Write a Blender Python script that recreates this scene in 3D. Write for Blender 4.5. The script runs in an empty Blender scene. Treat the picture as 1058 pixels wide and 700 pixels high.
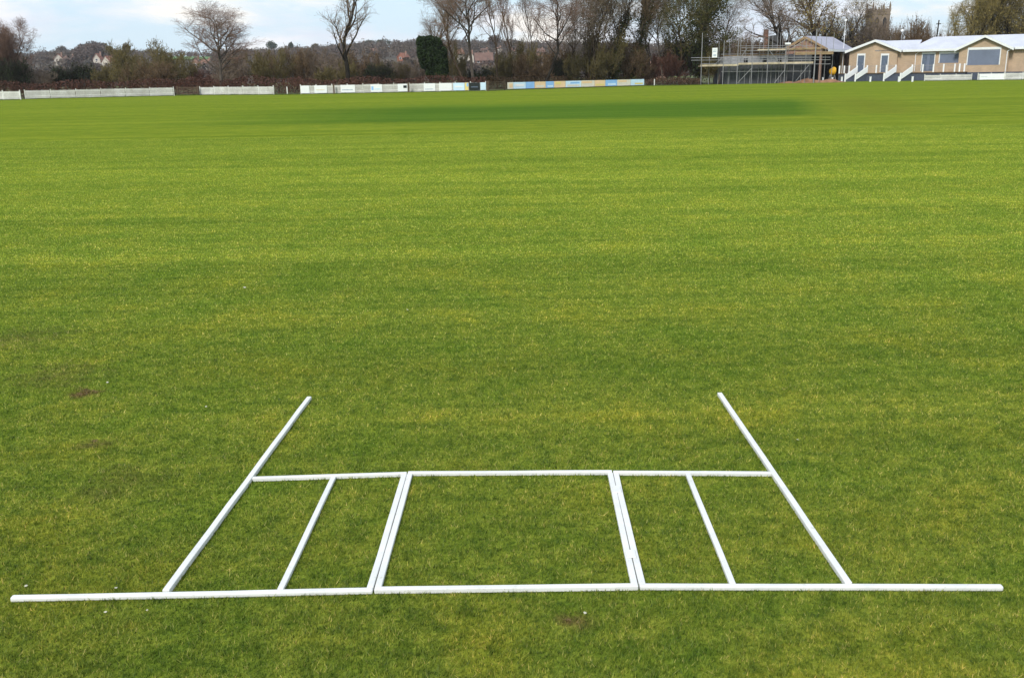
import bpy, math, random
import numpy as np
from mathutils import Matrix, Vector
R = math.radians
sc = bpy.context.scene
COL = sc.collection
random.seed(7)

# ---------------------------------------------------------------- camera model
FPX, CX, CY, HC = 980.0, 529.0, 350.0, 2.0
PIT, ROLL = math.atan((350 - 76) / FPX), R(1.0)

def ray(px, py):
    u = (px - CX) / FPX; v = (CY - py) / FPX
    c, s = math.cos(ROLL), math.sin(ROLL)
    u2 = u * c + v * s; v2 = -u * s + v * c
    return (u2, math.cos(PIT) + v2 * math.sin(PIT), -math.sin(PIT) + v2 * math.cos(PIT))

def G(px, py, z=0.0):
    d = ray(px, py); k = (z - HC) / d[2]
    return Vector((d[0] * k, d[1] * k, z))

def W(px, py, Y):
    d = ray(px, py); k = Y / d[1]
    return Vector((d[0] * k, Y, HC + d[2] * k))

def horizon(px):
    return 76 - (px - 529) * math.tan(ROLL)

def GX(px, Y, z=0.0):                      # ground point at depth Y below/above image column px near horizon
    p = W(px, horizon(px) - (z - HC) * 980 / Y, Y)
    return Vector((p.x, Y, z))

def zt(px, py, Y):
    return W(px, py, Y).z

# ---------------------------------------------------------------- object helpers
def tag(o, label=None, cat=None, group=None, kind=None):
    if label: o['label'] = label
    if cat: o['category'] = cat
    if group: o['group'] = group
    if kind: o['kind'] = kind
    return o

def empty(name, loc, label, cat, group=None, rz=0.0):
    o = bpy.data.objects.new(name, None); COL.objects.link(o)
    o.location = loc; o.rotation_euler = (0, 0, rz); o.empty_display_size = 0.3
    return tag(o, label, cat, group)

def link(name, me, mats, parent=None, loc=None):
    o = bpy.data.objects.new(name, me)
    for m in (mats if isinstance(mats, (list, tuple)) else [mats]):
        if m.name not in [x.name for x in me.materials if x]: me.materials.append(m)
    COL.objects.link(o)
    if parent: o.parent = parent
    if loc is not None: o.location = loc
    return o

class MB:
    def __init__(s): s.v = []; s.f = []
    def poly(s, pts):
        n = len(s.v); s.v += [tuple(p) for p in pts]; s.f.append(tuple(range(n, n + len(pts)))); return s
    def box(s, x0, x1, y0, y1, z0, z1):
        n = len(s.v)
        s.v += [(x0,y0,z0),(x1,y0,z0),(x1,y1,z0),(x0,y1,z0),(x0,y0,z1),(x1,y0,z1),(x1,y1,z1),(x0,y1,z1)]
        for q in ((0,3,2,1),(4,5,6,7),(0,1,5,4),(1,2,6,5),(2,3,7,6),(3,0,4,7)): s.f.append(tuple(n+i for i in q))
        return s
    def prism(s, pts, off):                 # planar polygon pts extruded by vector off
        n = len(s.v); k = len(pts); off = Vector(off)
        s.v += [tuple(p) for p in pts] + [tuple(Vector(p) + off) for p in pts]
        s.f.append(tuple(range(n, n+k))); s.f.append(tuple(reversed(range(n+k, n+2*k))))
        for i in range(k):
            j = (i+1) % k; s.f.append((n+j, n+i, n+k+i, n+k+j))
        return s
    def bar(s, a, b, w, h, up=(0,0,1)):     # rectangular bar from a to b, width w, height h
        a, b = Vector(a), Vector(b); d = (b-a).normalized(); up = Vector(up)
        sd = d.cross(up)
        if sd.length < 1e-4: sd = d.cross(Vector((1,0,0)))
        sd.normalize(); u = sd.cross(d).normalized()
        return s.prism([a+sd*w/2-u*h/2, a+sd*w/2+u*h/2, a-sd*w/2+u*h/2, a-sd*w/2-u*h/2], b-a)
    def tube(s, a, b, r0, r1=None, n=8):
        if r1 is None: r1 = r0
        a, b = Vector(a), Vector(b); d = (b-a).normalized()
        x = d.orthogonal().normalized(); y = d.cross(x); k = len(s.v)
        for p, r in ((a, r0), (b, r1)):
            for i in range(n):
                t = 2*math.pi*i/n; s.v.append(tuple(p + x*math.cos(t)*r + y*math.sin(t)*r))
        for i in range(n):
            j = (i+1) % n; s.f.append((k+i, k+j, k+n+j, k+n+i))
        s.f.append(tuple(reversed(range(k, k+n)))); s.f.append(tuple(range(k+n, k+2*n)))
        return s
    def build(s, name, mat, parent=None, loc=None, bevel=0.0, smooth=False):
        me = bpy.data.meshes.new(name); me.from_pydata(s.v, [], s.f); me.update()
        o = link(name, me, mat, parent, loc)
        if smooth:
            for p in me.polygons: p.use_smooth = True
        if bevel:
            m = o.modifiers.new('bevel', 'BEVEL'); m.width = bevel; m.segments = 2; m.limit_method = 'ANGLE'
        return o

def np_mesh(name, V, F):
    me = bpy.data.meshes.new(name)
    V = np.asarray(V, np.float32); F = np.asarray(F, np.int32); k = F.shape[1]
    me.vertices.add(len(V)); me.vertices.foreach_set('co', V.ravel())
    me.loops.add(F.size); me.loops.foreach_set('vertex_index', F.ravel())
    me.polygons.add(len(F)); me.polygons.foreach_set('loop_start', np.arange(0, F.size, k, dtype=np.int32))
    me.update(calc_edges=True)
    return me

# ---------------------------------------------------------------- materials
def new_mat(name):
    m = bpy.data.materials.new(name); m.use_nodes = True
    nt = m.node_tree; b = nt.nodes['Principled BSDF']
    return m, nt, b

def noise(nt, vec, scale, detail=4, rough=0.6, dist=0.0):
    n = nt.nodes.new('ShaderNodeTexNoise'); n.inputs['Scale'].default_value = scale
    n.inputs['Detail'].default_value = detail; n.inputs['Roughness'].default_value = rough
    n.inputs['Distortion'].default_value = dist
    if vec is not None: nt.links.new(vec, n.inputs['Vector'])
    return n.outputs['Fac']

def ramp(nt, fac, stops):
    r = nt.nodes.new('ShaderNodeValToRGB'); el = r.color_ramp.elements
    while len(el) < len(stops): el.new(0.5)
    for e, (p, c) in zip(el, stops):
        e.position = p; e.color = (*c, 1) if len(c) == 3 else c
    nt.links.new(fac, r.inputs['Fac']); return r.outputs['Color']

def mixc(nt, fac, a, b, mode='MIX'):
    m = nt.nodes.new('ShaderNodeMix'); m.data_type = 'RGBA'; m.blend_type = mode
    for s, v in ((m.inputs[0], fac), (m.inputs[6], a), (m.inputs[7], b)):
        if hasattr(v, 'node'): nt.links.new(v, s)
        elif isinstance(v, (tuple, list)): s.default_value = (*v, 1) if len(v) == 3 else v
        else: s.default_value = v
    return m.outputs[2]

def math_(nt, op, a, b=None, c=None, clamp=False):
    m = nt.nodes.new('ShaderNodeMath'); m.operation = op; m.use_clamp = clamp
    for i, v in enumerate((a, b, c)):
        if v is None: continue
        if hasattr(v, 'node'): nt.links.new(v, m.inputs[i])
        else: m.inputs[i].default_value = v
    return m.outputs[0]

def mapping(nt, vec, scale=(1,1,1), rot=(0,0,0), loc=(0,0,0)):
    m = nt.nodes.new('ShaderNodeMapping'); nt.links.new(vec, m.inputs['Vector'])
    m.inputs['Scale'].default_value = scale; m.inputs['Rotation'].default_value = rot; m.inputs['Location'].default_value = loc
    return m.outputs['Vector']

def pos(nt):
    return nt.nodes.new('ShaderNodeNewGeometry').outputs['Position']

def simple(name, c, rough=0.6, var=0.25, scale=3.0, bump=0.0, bscale=40, metal=0.0, spec=0.3, c2=None):
    m, nt, b = new_mat(name)
    tc = nt.nodes.new('ShaderNodeTexCoord').outputs['Object']
    f = noise(nt, tc, scale, 6, 0.65)
    lo = tuple(x*(1-var) for x in c); hi = c2 if c2 else tuple(min(1, x*(1+var)) for x in c)
    nt.links.new(ramp(nt, f, [(0.32, lo), (0.68, hi)]), b.inputs['Base Color'])
    b.inputs['Roughness'].default_value = rough; b.inputs['Metallic'].default_value = metal
    b.inputs['Specular IOR Level'].default_value = spec
    if bump:
        bp = nt.nodes.new('ShaderNodeBump'); bp.inputs['Strength'].default_value = bump; bp.inputs['Distance'].default_value = 0.02
        nt.links.new(noise(nt, tc, bscale, 5), bp.inputs['Height']); nt.links.new(bp.outputs['Normal'], b.inputs['Normal'])
    return m

GREEN_GAIN = 1.0
def turf_colour(nt, fine=True):
    P = pos(nt)
    sep = nt.nodes.new('ShaderNodeSeparateXYZ'); nt.links.new(P, sep.inputs[0])
    # tufty patches, 0.1 to 1 m
    a = noise(nt, mapping(nt, P, (1, 1, 0)), 9.0, 8, 0.76, 0.1)
    patch = ramp(nt, a, [(0.30, (0.052, 0.090, 0.014)), (0.44, (0.114, 0.156, 0.021)), (0.57, (0.172, 0.210, 0.028)), (0.70, (0.244, 0.252, 0.048))])
    # broad stretched mowing streaks
    s1 = noise(nt, mapping(nt, P, (0.055, 0.85, 0), (0, 0, R(2.5))), 1.0, 4, 0.6, 0.2)
    s2 = noise(nt, mapping(nt, P, (0.08, 4.2, 0), (0, 0, R(1.2)), (3, 9, 0)), 1.0, 5, 0.75)
    s3 = noise(nt, mapping(nt, P, (0.012, 0.16, 0), (0, 0, R(3.0)), (7, 2, 0)), 1.0, 5, 0.7, 0.3)
    streak = math_(nt, 'ADD', math_(nt, 'ADD', math_(nt, 'MULTIPLY', s1, 0.34), math_(nt, 'MULTIPLY', s2, 0.38)), math_(nt, 'MULTIPLY', s3, 0.28))
    sc_ = ramp(nt, streak, [(0.41, (0.80, 0.84, 0.80)), (0.50, (1.03, 1.02, 1.0)), (0.59, (1.30, 1.19, 1.2))])
    col = mixc(nt, 1.0, patch, sc_, 'MULTIPLY')
    # metre-scale blotches
    b = noise(nt, mapping(nt, P, (1, 1, 0), loc=(5, 3, 0)), 1.15, 3, 0.6, 0.4)
    col = mixc(nt, 1.0, col, ramp(nt, b, [(0.34, (0.78, 0.90, 0.80)), (0.52, (1, 1, 1)), (0.70, (1.22, 1.08, 0.95))]), 'MULTIPLY')
    # yellower, more uniform with distance: low-angle view brightening put into the colour
    far = math_(nt, 'MULTIPLY_ADD', sep.outputs['Y'], 0.06, -0.22, clamp=True)
    fieldc = mixc(nt, 1.0, (0.156, 0.212, 0.022), sc_, 'MULTIPLY')
    fieldc = mixc(nt, 0.35, fieldc, mixc(nt, 1.0, fieldc, ramp(nt, b, [(0.3, (0.6, 0.72, 0.6)), (0.7, (1.45, 1.25, 1.2))]), 'MULTIPLY'))
    col = mixc(nt, math_(nt, 'MULTIPLY', far, 0.66), col, fieldc)
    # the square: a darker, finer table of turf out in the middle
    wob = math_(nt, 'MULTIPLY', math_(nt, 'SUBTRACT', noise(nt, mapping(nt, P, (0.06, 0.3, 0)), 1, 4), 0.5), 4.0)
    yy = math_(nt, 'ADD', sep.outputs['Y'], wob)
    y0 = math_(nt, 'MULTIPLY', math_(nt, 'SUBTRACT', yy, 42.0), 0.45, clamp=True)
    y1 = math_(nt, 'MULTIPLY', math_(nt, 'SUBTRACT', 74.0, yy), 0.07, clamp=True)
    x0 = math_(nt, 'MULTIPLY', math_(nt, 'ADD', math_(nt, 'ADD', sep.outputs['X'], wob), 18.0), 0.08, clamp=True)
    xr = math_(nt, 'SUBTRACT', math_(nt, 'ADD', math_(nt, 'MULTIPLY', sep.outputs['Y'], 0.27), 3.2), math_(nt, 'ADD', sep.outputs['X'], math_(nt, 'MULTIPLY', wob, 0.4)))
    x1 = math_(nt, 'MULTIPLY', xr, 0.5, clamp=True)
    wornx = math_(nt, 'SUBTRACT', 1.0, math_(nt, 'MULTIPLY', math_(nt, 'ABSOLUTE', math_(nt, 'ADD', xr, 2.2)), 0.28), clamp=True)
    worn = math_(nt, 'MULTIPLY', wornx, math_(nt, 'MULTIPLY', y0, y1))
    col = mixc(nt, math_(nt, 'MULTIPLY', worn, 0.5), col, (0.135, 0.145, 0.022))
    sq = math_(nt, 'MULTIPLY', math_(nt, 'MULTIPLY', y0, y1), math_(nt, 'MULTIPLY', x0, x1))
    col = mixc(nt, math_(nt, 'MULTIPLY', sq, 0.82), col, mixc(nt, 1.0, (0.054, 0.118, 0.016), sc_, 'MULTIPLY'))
    # worn, muddy spots near the frame
    for (px, py, r, k) in ((588, 643, 0.07, 0.8), (604, 640, 0.07, 0.35), (88, 406, 0.14, 0.8), (97, 459, 0.12, 0.35), (120, 500, 0.3, 0.18), (60, 388, 0.4, 0.22), (20, 350, 0.5, 0.2)):
        g = G(px, py)
        vd = nt.nodes.new('ShaderNodeVectorMath'); vd.operation = 'DISTANCE'; nt.links.new(P, vd.inputs[0]); vd.inputs[1].default_value = g
        d = math_(nt, 'ADD', vd.outputs['Value'], math_(nt, 'MULTIPLY', math_(nt, 'SUBTRACT', noise(nt, P, 9, 4), 0.5), r*2.4))
        f = math_(nt, 'MULTIPLY', math_(nt, 'SUBTRACT', r, d), k / r * 1.6, clamp=True)
        col = mixc(nt, f, col, (0.135, 0.098, 0.038))
    sp_ = noise(nt, mapping(nt, P, (1, 1, 0)), 46, 5, 0.75)
    col = mixc(nt, 1.0, col, ramp(nt, sp_, [(0.34, (0.38, 0.46, 0.45)), (0.46, (0.95, 0.97, 0.95)), (0.66, (1.25, 1.2, 1.25))]), 'MULTIPLY')
    return col, P

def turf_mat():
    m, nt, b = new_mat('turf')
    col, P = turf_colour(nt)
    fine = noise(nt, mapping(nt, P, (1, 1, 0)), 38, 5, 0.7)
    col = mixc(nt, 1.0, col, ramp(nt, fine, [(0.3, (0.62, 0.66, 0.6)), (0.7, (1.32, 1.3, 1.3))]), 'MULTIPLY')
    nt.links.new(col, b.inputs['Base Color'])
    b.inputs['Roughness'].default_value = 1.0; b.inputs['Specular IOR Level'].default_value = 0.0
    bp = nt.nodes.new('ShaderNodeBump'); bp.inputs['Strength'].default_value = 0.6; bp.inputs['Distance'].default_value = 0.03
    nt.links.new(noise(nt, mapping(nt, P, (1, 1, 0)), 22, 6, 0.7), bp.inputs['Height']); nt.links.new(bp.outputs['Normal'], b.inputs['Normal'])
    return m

def blade_mat():
    m, nt, b = new_mat('grass_blades')
    col, P = turf_colour(nt)
    at = nt.nodes.new('ShaderNodeAttribute'); at.attribute_name = 'tone'
    t = at.outputs['Fac']
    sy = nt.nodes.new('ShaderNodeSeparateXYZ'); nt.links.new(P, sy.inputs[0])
    gain = math_(nt, 'MULTIPLY_ADD', math_(nt, 'MULTIPLY_ADD', sy.outputs['Y'], 0.13, -0.45, clamp=True), 0.50, 1.0)  # colour brightened with distance to offset the blades' self-shadow
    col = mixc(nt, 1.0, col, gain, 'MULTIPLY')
    col = mixc(nt, 1.0, col, ramp(nt, t, [(0.0, (0.62, 0.76, 0.8)), (0.5, (1.2, 1.22, 1.1)), (0.90, (1.9, 1.7, 1.7)), (0.96, (3.0, 2.1, 4.5))]), 'MULTIPLY')
    nt.links.new(col, b.inputs['Base Color'])
    b.inputs['Roughness'].default_value = 0.55; b.inputs['Specular IOR Level'].default_value = 0.25
    tr = nt.nodes.new('ShaderNodeBsdfTranslucent'); nt.links.new(col, tr.inputs['Color'])
    ms = nt.nodes.new('ShaderNodeMixShader'); ms.inputs[0].default_value = 0.35
    nt.links.new(b.outputs[0], ms.inputs[1]); nt.links.new(tr.outputs[0], ms.inputs[2])
    nt.links.new(ms.outputs[0], nt.nodes['Material Output'].inputs['Surface'])
    return m

def leafy(name, stops, scale=0.6, rough=0.8):
    m, nt, b = new_mat(name)
    f = noise(nt, pos(nt), scale, 5, 0.7)
    nt.links.new(ramp(nt, f, stops), b.inputs['Base Color'])
    b.inputs['Roughness'].default_value = rough; b.inputs['Specular IOR Level'].default_value = 0.15
    return m

M = {}
M['turf'] = turf_mat(); M['blade'] = blade_mat()
M['rough'] = simple('rough_grass', (0.075, 0.07, 0.028), 0.95, 0.5, 0.5, c2=(0.10, 0.12, 0.03))
M['hill'] = simple('hill_ground', (0.06, 0.048, 0.034), 0.95, 0.4, 0.02)
M['pasture'] = simple('pasture', (0.075, 0.16, 0.035), 0.95, 0.15, 0.03)
M['earth'] = simple('bare_earth', (0.24, 0.13, 0.075), 0.95, 0.4, 1.2, 0.6, 8)

def bark(name, lo, hi): return leafy(name, [(0.3, lo), (0.7, hi)], 1.3, 0.9)
M['bark_grey'] = bark('bark_grey', (0.045, 0.035, 0.028), (0.12, 0.10, 0.082))
M['bark_brown'] = bark('bark_brown', (0.038, 0.025, 0.016), (0.095, 0.066, 0.042))
M['bark_dark'] = bark('bark_dark', (0.012, 0.010, 0.008), (0.036, 0.030, 0.022))
M['twig_red'] = bark('twig_red', (0.14, 0.085, 0.065), (0.26, 0.165, 0.12))
M['twig_brown'] = bark('twig_brown', (0.10, 0.065, 0.036), (0.22, 0.15, 0.085))
M['twig_grey'] = bark('twig_grey', (0.125, 0.092, 0.070), (0.27, 0.21, 0.16))
M['twig_olive'] = bark('twig_olive', (0.085, 0.068, 0.028), (0.19, 0.155, 0.06))
M['twig_yellow'] = bark('twig_yellow', (0.17, 0.135, 0.045), (0.34, 0.27, 0.10))
M['twig_purple'] = bark('twig_purple', (0.085, 0.040, 0.028), (0.17, 0.082, 0.055))
M['ivy'] = leafy('ivy', [(0.3, (0.009, 0.018, 0.006)), (0.7, (0.030, 0.052, 0.014))])
M['ivy_olive'] = leafy('ivy_olive', [(0.3, (0.024, 0.030, 0.008)), (0.7, (0.075, 0.078, 0.018))])
M['leaf_olive'] = leafy('leaf_olive', [(0.3, (0.060, 0.046, 0.022)), (0.7, (0.125, 0.098, 0.045))])
M['leaf_brown'] = leafy('leaf_brown', [(0.3, (0.045, 0.028, 0.016)), (0.7, (0.10, 0.062, 0.032))])
M['leaf_purple'] = leafy('leaf_purple', [(0.3, (0.050, 0.024, 0.019)), (0.7, (0.115, 0.054, 0.038))])
M['leaf_green'] = leafy('leaf_green', [(0.3, (0.018, 0.030, 0.012)), (0.7, (0.05, 0.07, 0.025))])
M['leaf_gold'] = leafy('leaf_gold', [(0.3, (0.15, 0.12, 0.035)), (0.7, (0.32, 0.25, 0.08))])
M['wood_far'] = leafy('woodland', [(0.30, (0.03, 0.04, 0.02)), (0.42, (0.085, 0.058, 0.050)), (0.55, (0.10, 0.08, 0.062)), (0.68, (0.13, 0.092, 0.068)), (0.8, (0.07, 0.08, 0.04))], 0.035)

def white_paint():
    m, nt, b = new_mat('white_paint')
    tc = nt.nodes.new('ShaderNodeTexCoord').outputs['Object']
    f = noise(nt, tc, 6, 6, 0.7); g = noise(nt, mapping(nt, tc, (1, 1, 1)), 60, 5, 0.7)
    c = ramp(nt, f, [(0.3, (0.60, 0.61, 0.60)), (0.6, (0.71, 0.71, 0.695))])
    c = mixc(nt, 1.0, c, ramp(nt, g, [(0.24, (0.74, 0.72, 0.66)), (0.40, (1, 1, 1))]), 'MULTIPLY')
    st_ = noise(nt, mapping(nt, tc, (1, 1, 1), loc=(4, 4, 4)), 17, 7, 0.75)
    c = mixc(nt, ramp(nt, st_, [(0.60, (0, 0, 0)), (0.72, (0.55, 0.55, 0.55))]), c, (0.36, 0.37, 0.26))
    nt.links.new(c, b.inputs['Base Color']); b.inputs['Roughness'].default_value = 0.55
    bp = nt.nodes.new('ShaderNodeBump'); bp.inputs['Strength'].default_value = 0.25; bp.inputs['Distance'].default_value = 0.003
    nt.links.new(g, bp.inputs['Height']); nt.links.new(bp.outputs['Normal'], b.inputs['Normal'])
    return m
M['white'] = white_paint()
M['fence_white'] = simple('fence_white', (0.60, 0.59, 0.54), 0.6, 0.15, 0.8, c2=(0.78, 0.78, 0.74))
M['pvc'] = simple('white_plastic', (0.78, 0.79, 0.80), 0.35, 0.05, 1.0)
M['wood_old'] = simple('weathered_wood', (0.10, 0.07, 0.045), 0.85, 0.4, 2.0)
M['timber'] = simple('new_timber', (0.30, 0.21, 0.12), 0.8, 0.2, 1.5)
M['board'] = simple('scaffold_boards', (0.50, 0.42, 0.30), 0.8, 0.3, 1.5)
M['galv'] = simple('galvanised_tube', (0.26, 0.26, 0.27), 0.6, 0.25, 1.0)
M['block_dark'] = simple('dark_blockwork', (0.075, 0.078, 0.088), 0.9, 0.3, 0.7)
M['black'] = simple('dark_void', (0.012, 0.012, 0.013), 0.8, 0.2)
M['glass'] = simple('dark_glass', (0.03, 0.035, 0.04), 0.12, 0.3, spec=0.6)
M['pav_roof'] = simple('pavilion_roof_tiles', (0.50, 0.52, 0.59), 0.6, 0.10, 0.5)
M['slate'] = simple('new_roof_tiles', (0.33, 0.33, 0.40), 0.65, 0.12, 0.5)
M['fascia'] = simple('fascia', (0.72, 0.74, 0.74), 0.4, 0.06)
M['shutter'] = simple('roller_shutter', (0.19, 0.22, 0.30), 0.45, 0.15, 0.5)
M['door'] = simple('steel_door', (0.10, 0.13, 0.18), 0.45, 0.2)
M['plinth'] = simple('plinth_brick', (0.062, 0.075, 0.105), 0.8, 0.25)
M['stone'] = simple('church_stone', (0.19, 0.145, 0.105), 0.9, 0.35, 0.25)
M['yellow'] = simple('yellow_paint', (0.75, 0.40, 0.02), 0.5, 0.1)
M['lead'] = simple('dark_roof', (0.05, 0.048, 0.046), 0.8, 0.3)
M['soil'] = simple('soil', (0.17, 0.115, 0.05), 0.95, 0.5, 30, 0.5, 80)
M['petal'] = simple('pale_petal', (0.48, 0.46, 0.36), 0.7, 0.1, 20)

def brick_mat(name, c1, c2, mortar, scale=1.0, rotx=True):
    m, nt, b = new_mat(name)
    tc = nt.nodes.new('ShaderNodeTexCoord').outputs['Object']
    t = nt.nodes.new('ShaderNodeTexBrick')
    nt.links.new(mapping(nt, tc, (1, 1, 1), (R(90), 0, 0)), t.inputs['Vector'])
    t.inputs['Color1'].default_value = (*c1, 1); t.inputs['Color2'].default_value = (*c2, 1); t.inputs['Mortar'].default_value = (*mortar, 1)
    t.inputs['Scale'].default_value = scale; t.inputs['Brick Width'].default_value = 0.225; t.inputs['Row Height'].default_value = 0.075; t.inputs['Mortar Size'].default_value = 0.01
    c = mixc(nt, 1.0, t.outputs['Color'], ramp(nt, noise(nt, tc, 0.8, 5), [(0.3, (0.85, 0.85, 0.85)), (0.7, (1.15, 1.12, 1.1))]), 'MULTIPLY')
    nt.links.new(c, b.inputs['Base Color']); b.inputs['Roughness'].default_value = 0.9
    return m
M['buff'] = brick_mat('buff_brick', (0.46, 0.325, 0.205), (0.39, 0.27, 0.165), (0.42, 0.36, 0.29))
M['red_brick'] = brick_mat('red_brick', (0.27, 0.12, 0.075), (0.20, 0.085, 0.055), (0.35, 0.30, 0.25))
M['grey_block'] = brick_mat('grey_block', (0.30, 0.31, 0.34), (0.24, 0.25, 0.29), (0.33, 0.33, 0.34), 0.4)

# ---------------------------------------------------------------- camera, world, sun
cd = bpy.data.cameras.new('camera'); cam = bpy.data.objects.new('camera', cd); COL.objects.link(cam); sc.camera = cam
c_, s_ = math.cos(ROLL), math.sin(ROLL)
Fv = Vector((0, math.cos(PIT), -math.sin(PIT))); Uv = Vector((0, math.sin(PIT), math.cos(PIT))); Rv = Vector((1, 0, 0))
rt = Rv*c_ - Uv*s_; up = Rv*s_ + Uv*c_
mx = Matrix((rt, up, -Fv)).transposed().to_4x4(); mx.translation = (0, 0, HC)
cam.matrix_world = mx
cd.sensor_width = 36; cd.lens = FPX/1058*36; cd.clip_start = 0.1; cd.clip_end = 12000

SUN_EL, SUN_AZ = R(40), R(205)      # azimuth clockwise from +Y: behind the camera, a little to the left
w = bpy.data.worlds.new('World'); sc.world = w; w.use_nodes = True
nt = w.node_tree; bg = nt.nodes['Background']
sky = nt.nodes.new('ShaderNodeTexSky'); sky.sky_type = 'NISHITA'; sky.sun_disc = False
sky.sun_elevation = SUN_EL; sky.sun_rotation = SUN_AZ; sky.air_density = 1.2; sky.dust_density = 0.6
tc = nt.nodes.new('ShaderNodeTexCoord').outputs['Generated']
cl = noise(nt, mapping(nt, tc, (1.0, 1.0, 4.5), loc=(0.35, 0.1, 0.12)), 5.5, 7, 0.58, 0.35)
mask = ramp(nt, cl, [(0.44, (0.05,)*3), (0.52, (0.55,)*3), (0.60, (1,)*3)])
c2n = noise(nt, mapping(nt, tc, (1.0, 1.0, 3.4), loc=(2, 1, 0)), 5.0, 5, 0.6)
cloudc = ramp(nt, c2n, [(0.38, (0.74, 0.79, 0.90)), (0.50, (0.88, 0.90, 0.95)), (0.58, (1.0, 0.96, 0.90))])
cloudc = mixc(nt, 1.0, cloudc, (8.7, 8.65, 8.6), 'MULTIPLY')
blue = mixc(nt, 0.80, sky.outputs['Color'], (5.2, 6.9, 8.5))
fin = mixc(nt, mask, blue, cloudc)
nt.links.new(fin, bg.inputs['Color']); bg.inputs['Strength'].default_value = 0.1
sd = bpy.data.lights.new('sun', 'SUN'); sd.energy = 2.4; sd.angle = R(12); sd.color = (1.0, 0.95, 0.87)
so = bpy.data.objects.new('sun', sd); COL.objects.link(so)
dirv = Vector((math.sin(SUN_AZ)*math.cos(SUN_EL), math.cos(SUN_AZ)*math.cos(SUN_EL), math.sin(SUN_EL)))
so.rotation_euler = dirv.to_track_quat('Z', 'Y').to_euler(); so.location = (0, -20, 30)
sc.view_settings.view_transform = 'Standard'; sc.view_settings.look = 'None'
sc.view_settings.exposure = 0.42; sc.view_settings.gamma = 1.0
sc.render.engine = 'CYCLES'; sc.cycles.use_denoising = True

# ---------------------------------------------------------------- ground, hills
def sheet(name, pts, mat, z):
    mb = MB(); mb.poly([(p[0], p[1], z) for p in pts]); return tag(mb.build(name, mat), kind='structure')
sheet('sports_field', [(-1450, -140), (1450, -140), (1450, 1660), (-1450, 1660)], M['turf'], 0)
edge = [G(-60, 104.6), G(0, 103.2), G(180, 98.8), G(311, 97.4), G(502, 94.0), G(665, 88.9), G(724, 87.6), G(870, 84.3), G(1058, 82.6), G(1110, 82.4)]
sheet('rough_ground', [(p.x, p.y+0.5) for p in edge] + [(420, 330), (-420, 330)], M['rough'], 0.02)

SKY = [(-200, 60), (0, 60), (40, 58), (60, 56), (85, 54), (130, 54), (178, 53), (225, 53), (270, 52), (330, 50), (380, 46), (420, 45), (520, 45), (600, 46), (700, 48), (900, 44), (1058, 44), (1300, 40)]
def skyh(t):                                  # t = x/y of a direction; skyline height of bare hill at 1100 m
    px = 529 + t*1.038*FPX
    for (a, ya), (b, yb) in zip(SKY, SKY[1:]):
        if a <= px <= b:
            y = ya + (yb-ya)*(px-a)/(b-a); break
    else: y = 60 if px < 0 else 40
    return max(4.0, (horizon(px) - y)/FPX*1100/1.07 + 2 - 5)
def terr(x, y):
    s = min(1, max(0, (y-330)/800)); s = s*s*(3-2*s)*0.55 + s*0.45
    t = x/max(y, 200)
    return skyh(t)*s + 1.2*math.sin(x/90+y/130)*s
nx, ny = 120, 60
V = []; F = []
for j in range(ny):
    y = 325 + (1600-325)*(j/(ny-1))**1.5
    for i in range(nx):
        x = (i/(nx-1)*2-1)*y*0.85
        V.append((x, y, terr(x, y) - 0.3))
for j in range(ny-1):
    for i in range(nx-1):
        a = j*nx+i; F.append((a, a+1, a+1+nx, a+nx))
me = np_mesh('hill', V, F); hill = tag(link('hill', me, M['hill']), kind='structure')
for p in me.polygons: p.use_smooth = True
# green pasture on the hillside, left
V = []; F = []; k = 14
for j in range(k):
    for i in range(k):
        y = 820 + 290*j/(k-1); px = 168 + 62*i/(k-1); t = (px-529)/FPX/1.038
        V.append((t*y, y, terr(t*y, y) + 0.5))
for j in range(k-1):
    for i in range(k-1):
        a = j*k+i; F.append((a, a+1, a+1+k, a+k))
tag(link('pasture', np_mesh('pasture', V, F), M['pasture']), kind='structure')

def on_hill(px, py, y0=340):
    d = ray(px, py); y = y0
    while y < 1150:
        kk = y/d[1]; p = Vector((d[0]*kk, y, HC + d[2]*kk))
        if p.z <= terr(p.x, y): return p
        y += 4
    t = (px-529)/FPX/1.038
    return Vector((t*900, 900, terr(t*900, 900)))

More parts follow.
